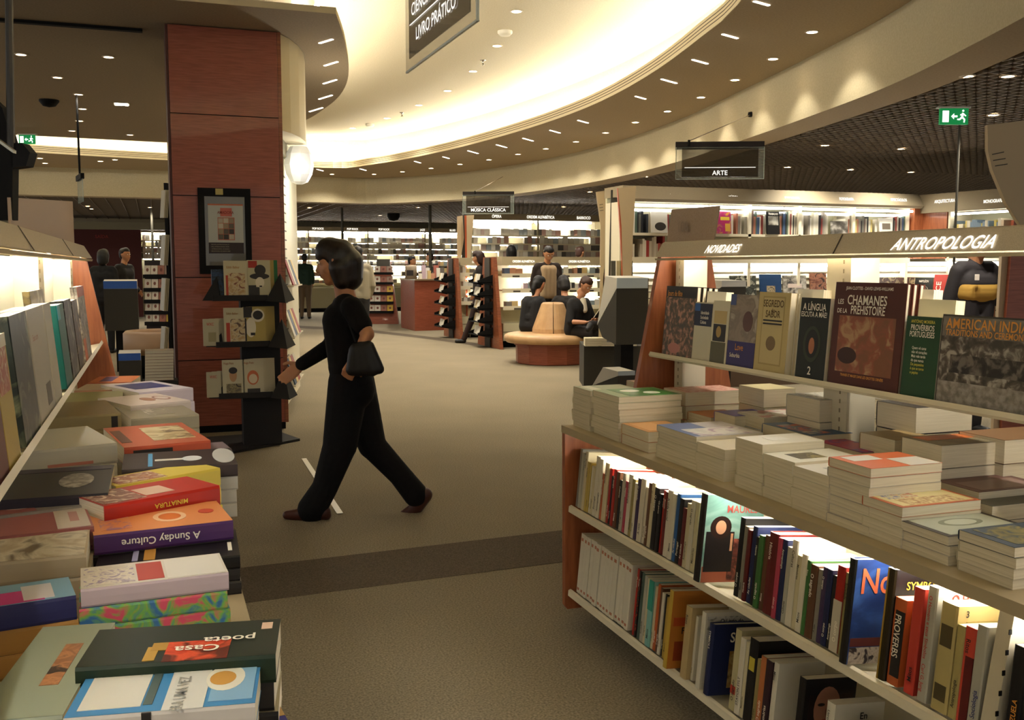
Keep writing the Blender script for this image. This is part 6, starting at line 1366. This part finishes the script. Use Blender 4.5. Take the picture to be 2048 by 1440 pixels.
# ---- the walking woman
Dw = 5.49; N_, Fa = -.11, .11
def W(u, v, o=0): return PD(u, v, Dw + o)
fw = -RV
wo = thing('person', 'woman in dark clothes striding across the aisle towards the comic stand', 'person', PZ(700, 1038, 0))
hc = W(672, 528); hcaps, HP = head_caps(hc, (fw - UP * .12).normalized(), 1.02)
neck = [(hc + RV * .03 - UP * .07, .052, W(694, 606), .06)]
torso = [(W(692, 612, N_), .055, W(688, 612, Fa), .055), (W(686, 642, N_ * .6), .10, W(686, 642, Fa * .6), .10), (W(690, 690, N_ * .5), .088, W(690, 690, Fa * .5), .088), (W(698, 735, N_ * .6), .10, W(698, 735, Fa * .6), .10), (W(704, 768, N_ * .6), .108, W(704, 768, Fa * .6), .108)] + [(W(686, 642, q), .10, W(698, 740, q), .096) for q in (-.06, .06)]
armN = [(W(704, 616, -.17), .048, W(735, 668, -.22), .038), (W(735, 668, -.22), .036, W(712, 716, -.26), .026)]
armF = [(W(684, 616, .17), .046, W(664, 690, .2), .038), (W(664, 690, .2), .036, W(604, 728, .16), .026)]
legN = [(W(697, 775, N_ * .7), .088, W(676, 895, N_ * .8), .058), (W(676, 895, N_ * .8), .055, W(634, 1012, N_ * .8), .036), (W(640, 1022, N_ * .8), .026, W(590, 1031, N_ * .8), .018)]
legF = [(W(702, 775, Fa * .7), .088, W(746, 893, Fa * .8), .058), (W(746, 893, Fa * .8), .055, W(838, 985, Fa * .8), .036), (W(842, 995, Fa * .8), .026, W(818, 1030, Fa * .8), .018)]
wr = W(604, 728, .16); hF = hand_caps(wr, (W(580, 748, .16) - wr), -FV, 1.0, .5, 1)
wr2 = W(712, 716, -.26); hN = hand_caps(wr2, (W(700, 740, -.26) - wr2), FV, 1.0, 1.0, 1)
blob('body', hcaps + neck + torso + armN + armF + legN + legF + hF + hN, SKIN, wo, .0065, 3)
face_parts(wo, HP, 1.02, None)
blob('hair', [(hc + RV * .015 + UP * .045, .10, hc - RV * .03 + UP * .065, .085), (hc + RV * .06 + UP * .0, .095, hc + RV * .07 - UP * .07, .08), (hc + RV * .03 - UP * .02 - FV * .05, .065, hc + RV * .04 - UP * .09 - FV * .05, .05), (hc + RV * .03 - UP * .02 + FV * .05, .065, hc + RV * .04 - UP * .09 + FV * .05, .05), (hc - RV * .06 + UP * .085, .045, hc - RV * .085 + UP * .05, .03)], noisy('0e0a08', '1e1612', 60, .4, 3, (1, 1, .2)), wo, .008)
ex = .012
def grow(c, e): return [(a, r0 + e, b, r1 + e) for a, r0, b, r1 in c]
CLB = noisy('060506', '0b0a0b', 40, .85, spec=.2)
blob('top', grow(torso, .014) + [(W(704, 616, -.17), .064, W(724, 650, -.20), .056)] + grow(armF, .014) + [(W(692, 604, N_ * .8), .045, W(690, 604, Fa * .8), .045)], CLB, wo, .009)
flN = [(W(698, 765, N_ * .7), .115, W(680, 890, N_ * .8), .096), (W(680, 890, N_ * .8), .094, W(650, 975, N_ * .8), .072), (W(650, 975, N_ * .8), .072, W(624, 1018, N_ * .8), .082)]
flF = [(W(708, 765, Fa * .7), .118, W(744, 890, Fa * .8), .082), (W(744, 890, Fa * .8), .078, W(800, 950, Fa * .8), .066), (W(800, 950, Fa * .8), .066, W(832, 990, Fa * .8), .072)]
blob('trousers', [(W(700, 748, N_ * .6), .112, W(700, 748, Fa * .6), .112), (W(706, 778, N_ * .6), .122, W(706, 778, Fa * .6), .122)] + flN + flF, CLB, wo, .009)
SH = plain('3c1c14', .4)
blob('shoe', [(W(646, 1024, N_ * .8), .044, W(604, 1028, N_ * .8), .042), (W(604, 1030, N_ * .8), .040, W(574, 1030, N_ * .8), .026), (W(650, 1028, N_ * .8), .03, W(652, 1030, N_ * .8), .03)], SH, wo, .007)
blob('shoe', [(W(850, 990, Fa * .8), .044, W(828, 1020, Fa * .8), .042), (W(828, 1020, Fa * .8), .042, W(804, 1032, Fa * .8), .028)], SH, wo, .007)
bg = thing('shoulder_bag', 'black bag hanging at the walking woman\'s hip', 'bag', W(735, 745, -.26))
blob('bag_body', [(W(708, 700, -.27), .03, W(738, 692, -.27), .03), (W(704, 740, -.27), .034, W(758, 738, -.27), .03), (W(708, 700, -.27), .03, W(704, 740, -.27), .034), (W(738, 692, -.27), .03, W(758, 738, -.27), .03), (W(722, 695, -.27), .034, W(730, 740, -.27), .036), (W(712, 697, -.27), .034, W(716, 740, -.27), .036), (W(732, 695, -.27), .034, W(744, 740, -.27), .036)], plain('0c0b0b', .5), bg, .01)
mb = MB(); mb.tube([W(715, 690, -.25), W(700, 650, -.2), W(688, 606, -.12), W(690, 600, 0)], .010, BLACK, 6); mb.build('strap', bg)

# ---- generic figures
def figure(label, base, h, face, cols, hair='short', lean=0.0, stride=0.0, armb=.3, down=.0, voxel=.014, skin='b07c58', grp=None, extra=None, sit=False, facep=True, feet_z=0.0, headlow=0, short=False):
    """base: point on the floor; face: facing direction (unit, horizontal); cols: hair, top, trousers, shoes"""
    t = thing('person', label, 'person', base, grp); s = h / 1.75; f = V(face).normalized(); r = V((f.y, -f.x, 0))
    B = V(base)
    def J(x, y, z): return B + r * x * s + f * (y + lean * max(0, z - .95)) * s + UP * z * s
    hc = J(0, .03 + down * .05, 1.635 - headlow); hcp, P = head_caps(hc, (f - UP * down).normalized(), s * 1.0)
    to = [(J(-.15, 0, 1.42), .055 * s, J(.15, 0, 1.42), .055 * s), (J(-.08, .01, 1.3), .105 * s, J(.08, .01, 1.3), .105 * s), (J(-.06, 0, 1.12), .10 * s, J(.06, 0, 1.12), .10 * s), (J(-.07, 0, .97), .105 * s, J(.07, 0, .97), .105 * s)]
    to += [(J(q * .085, .005, 1.32), .10 * s, J(q * .075, 0, .97), .105 * s) for q in (-1, 1)]
    nk = [(J(0, 0, 1.44), .055 * s, J(0, .015, 1.54 - headlow), .052 * s)]
    arms = []; hands = []
    for q in (-1, 1):
        e = J(q * .23, -.03 + .02 * q * stride, 1.14); w_ = J(q * .2, .02 + .22 * armb, .93 + .16 * armb)
        arms += [(J(q * .18, 0, 1.40), .048 * s, e, .038 * s), (e, .036 * s, w_, .028 * s)]; hands += hand_caps(w_, (f * armb - UP * (1 - armb)), -r * q, s, .5, q)
    legs = []
    for q in (-1, 1):
        st = stride * q; k = J(q * .09, .12 * st + .02, .50); a = J(q * .10, .34 * st - .01, .09)
        legs += [(J(q * .09, 0, .92), .085 * s, k, .058 * s), (k, .055 * s, a, .04 * s), (a - UP * .045 * s, .035 * s, a - UP * .05 * s + f * .15 * s, .028 * s)]
    blob('body', hcp + nk + to + arms + hands + legs, plain(skin, .5), t, voxel, 2)
    blob('hair', hair_caps(P, s, hair), plain(cols[0], .5), t, voxel)
    if facep: face_parts(t, P, s, None)
    blob('jacket', grow(to, .015) + [(J(0, -.01, 1.40), .075 * s, J(0, -.005, 1.47), .062 * s)] + (grow([arms[0], arms[2]], .018) if short else grow(arms[:4], .014)) , plain(cols[1], .8), t, voxel)
    blob('trousers', grow(legs[0:2] + legs[3:5], .014) + [(J(-.06, 0, .93), .115 * s, J(.06, 0, .93), .115 * s)], plain(cols[2], .8), t, voxel)
    for q in (0, 3): blob('shoe', grow(legs[q + 2:q + 3], .01), plain(cols[3], .5), t, voxel)
    return t, J, P, s
left = -RV; right = RV; toc = -FV
def gp(u, d): p = PD(u, 533, d); return V((p.x, p.y, 0))
# man standing behind the bench
t, J, P, s = figure('man in an open fleece lined dark jacket standing behind the bench, looking down', gp(1093, 15.6), 1.72, (toc + RV * .25).normalized(), ('120d0a', '241812', '1c1816', '141010'), 'short', lean=.1, down=.55, headlow=.02, armb=.1)
blob('shirt', [(J(q, .078, 1.38), .07 * s, J(q, .066, .98), .082 * s) for q in (-.065, 0, .065)], plain('a89070', .8), t, .012)
blob('fleece_collar', [(J(-.12, .02, 1.45), .032, J(-.10, .09, 1.34), .026), (J(.12, .02, 1.45), .032, J(.10, .09, 1.34), .026), (J(-.12, -.03, 1.46), .035, J(.12, -.03, 1.46), .035)], plain('c4b498', .9), t, .012)
# walking person between disc panels
figure('brown haired person in dark clothes walking between the disc panels', gp(958, 18.0), 1.66, (left).normalized(), ('2c1812', '1a1412', '2a1812', '0f0c0c'), 'bob', stride=.9, lean=-.02)
figure('person with round black hair behind the low disc unit', gp(1023, 19.6), 1.8, FV, ('0a0808', '181414', '1a1818', '0f0c0c'), 'bob', facep=False)
figure('brown haired person behind the low disc unit near the tall wing panels', gp(1158, 19.9), 1.78, (FV + RV).normalized(), ('4c342c', '3a302c', '1a1818', '0f0c0c'), 'short', facep=False)
figure('person in a black top standing at the wooden counter', gp(822, 23.3), 1.62, (right - FV * .3).normalized(), ('0c0a0a', '121012', '1a1818', '0f0c0c'), 'short')
figure('person with dark hair behind the tiered disc display', gp(861, 25.0), 1.72, (left + toc).normalized(), ('141010', '2a2622', '1a1818', '0f0c0c'), 'short')
figure('person in a green shirt before the far music wall beside the slatwall tower', gp(609, 26.5), 1.72, FV, ('1a1410', '1c3428', '5c4c38', '0f0c0c'), 'short', facep=False)
figure('person in a pale shirt partly hidden by the walking woman', gp(716, 15.5), 1.7, (FV + left * .3).normalized(), ('100c0a', '8c8470', '1c1a1a', '0f0c0c'), 'short', facep=False)
figure('man in a dark suit and open pale collar before the red wall', gp(248, 17.2), 1.70, (right * .9 + toc * .3).normalized(), ('1a100c', '141114', '121012', '0c0a0a'), 'short', armb=.5)
figure('dark figure in a black coat behind the aisle table panel', gp(206, 16.0), 1.66, FV, ('0c0a0a', '0e0c0c', '0e0c0c', '0c0a0a'), 'bob', facep=False)
# man in the banded shirt
t, J, P, s = figure('man in a dark short sleeved shirt with a yellow band behind the long table', gp(1946, 8.2), 1.70, (toc * 1 + RV * .35).normalized(), ('1a120c', '201c1e', '1c1a1c', '0c0a0a'), 'short', lean=.05, down=.6, armb=.05, voxel=.01, short=True)
blob('shirt_band', [(J(-.08, .012, z), .126 * s, J(.08, .012, z), .126 * s) for z in (1.255, 1.225)], plain('b08a3c', .8), t, .01)
mb = MB(); a = J(.10, .155, 1.33); xd = V((P(0, 0, 1) - P(0, 0, 0))).normalized(); mb.obox(a, xd * .045, V((0, 0, 0)) + (P(1, 0) - P(0, 0)).normalized() * .004, UP * .045, plain('d8d0c4')); mb.build('name_badge', t)
# seated reader on the bench (custom)
def seated(label, seatp, face, cols, hair, lookdown, legpts, arms, hs=1.0, skin='b58060', tor=.0, voxel=.010, lean=0):
    t = thing('person', label, 'person', seatp, 'people on the round bench'); f = V(face).normalized(); r = V((f.y, -f.x, 0)); B = V(seatp)
    def J(x, y, z): return B + r * x + f * (y + lean * z) + UP * z
    hc = J(0, .10, .70); hcp, P = head_caps(hc, (f - UP * lookdown).normalized(), hs)
    to = [(J(-.125, .0, .46), .052, J(.125, .0, .46), .052), (J(-.07, .02, .38), .10, J(.07, .02, .38), .105), (J(-.06, .0, .2), .10, J(.06, .0, .2), .10), (J(-.08, 0, .08), .105, J(.08, 0, .08), .105)]
    to += [(J(q * .08, .01, .40), .10, J(q * .08, 0, .08), .105) for q in (-1, 1)]
    nk = [(J(0, .01, .5), .055, J(0, .06, .60), .05)]
    ar = []; hn = []
    for q, (e, w_, hdv, nv) in zip((-1, 1), arms):
        e = J(*e); w_ = J(*w_); ar += [(J(q * .155, .0, .435), .046, e, .038), (e, .036, w_, .028)]
        hn += hand_caps(w_, r * hdv[0] + f * hdv[1] + UP * hdv[2], r * nv[0] + f * nv[1] + UP * nv[2], 1, .7, -q)
    lg = []; sh = []
    for (hp, k, a, toe) in legpts:
        hp, k, a, toe = J(*hp), J(*k), J(*a), J(*toe); lg += [(hp, .085, k, .06), (k, .056, a, .042)]; sh.append((a, .042, toe, .034))
    blob('body', hcp + nk + to + ar + hn + lg + sh, plain(skin, .5), t, voxel, 2); blob('hair', hair_caps(P, hs, hair), plain(cols[0], .6), t, voxel); face_parts(t, P, hs, None)
    blob('jacket', grow(to, .02) + grow([ar[0], ar[2]], .018) + grow([ar[1], ar[3]] if cols[4:] else [], .014), plain(cols[1], .85), t, voxel)
    blob('trousers', grow(lg, .016) + [(J(-.07, .02, .08), .115, J(.07, .02, .08), .115)], plain(cols[2], .85), t, voxel)
    for q in sh: blob('shoe', grow([q], .01), plain(cols[3], .5), t, voxel)
    return t, J, P
bz = .43
ls = lambda x0, kx, ax: ((x0, .05, .06), (kx, .45, .06), (ax, .5, -.34), (ax, .64, -.37))
s0 = PD(1152, 660, 14.1); sp_ = V((s0.x, s0.y, bz))
t, J, P = seated('young man with cropped hair in a black jacket reading a book on the round bench', sp_, (toc * .75 + RV * .65).normalized(), ('3c2418', '0e0c0e', '181210', '0c0a0a'), 'short', .65,
    [((-.08, .05, .07), (-.10, .47, .12), (.22, .50, .18), (.32, .54, .12)), ((.08, .05, .06), (.10, .46, .05), (.08, .5, -.33), (.08, .62, -.37))],
    [((-.24, .08, .20), (-.10, .33, .22), (.7, .5, .15), (0, 0, 1)), ((.23, .1, .2), (.18, .33, .2), (-.2, .7, .1), (0, 0, 1))], lean=.12)
blob('white_shirt', [(J(0, .075, .50), .045, J(0, .125, .36), .045)], plain('d0c8b4', .8), t, .01)
# open book held by the reader
B0 = J(-.05, .44, .26); f_ = (toc * .75 + RV * .65).normalized(); r_ = V((f_.y, -f_.x, 0))
book('open black covered book held by the young man on the bench', B0 - r_ * .02, r_, (f_ * .55 + UP * .6).normalized(), .19, .24, .02, flat('141216'), hard=True)
book('left half of the open book, leaning in the young man\'s hand', B0 - r_ * .0, (-r_ + UP * .15).normalized(), (f_ * .55 + UP * .6).normalized(), .17, .24, .012, flat('141216'), hard=True)
s0 = PD(1062, 660, 14.75); sp_ = V((s0.x, s0.y, bz))
seated('person with black ponytail in a black coat sitting on the bench, seen from behind', sp_, (FV * .8 + RV * .6).normalized(), ('0a0808', '0c0b0d', '121012', '0c0a0a', 1), 'tail', .3,
    [ls(-.08, -.1, -.1), ls(.08, .1, .1)], [((-.23, .12, .22), (-.14, .36, .2), (.3, .6, 0), (0, 0, 1)), ((.23, .12, .22), (.14, .36, .2), (-.3, .6, 0), (0, 0, 1))], lean=.15)
s0 = PD(1132, 660, 15.1); sp_ = V((s0.x, s0.y, bz))
seated('dark haired person with a shiny hair clip sitting on the far side of the bench', sp_, (FV * 1 - RV * .2).normalized(), ('140e0c', '1a1614', '121012', '0c0a0a', 1), 'bob', .5,
    [ls(-.08, -.1, -.1), ls(.08, .1, .1)], [((-.23, .12, .22), (-.14, .36, .2), (.3, .6, 0), (0, 0, 1)), ((.23, .12, .22), (.14, .36, .2), (-.3, .6, 0), (0, 0, 1))], lean=.12)
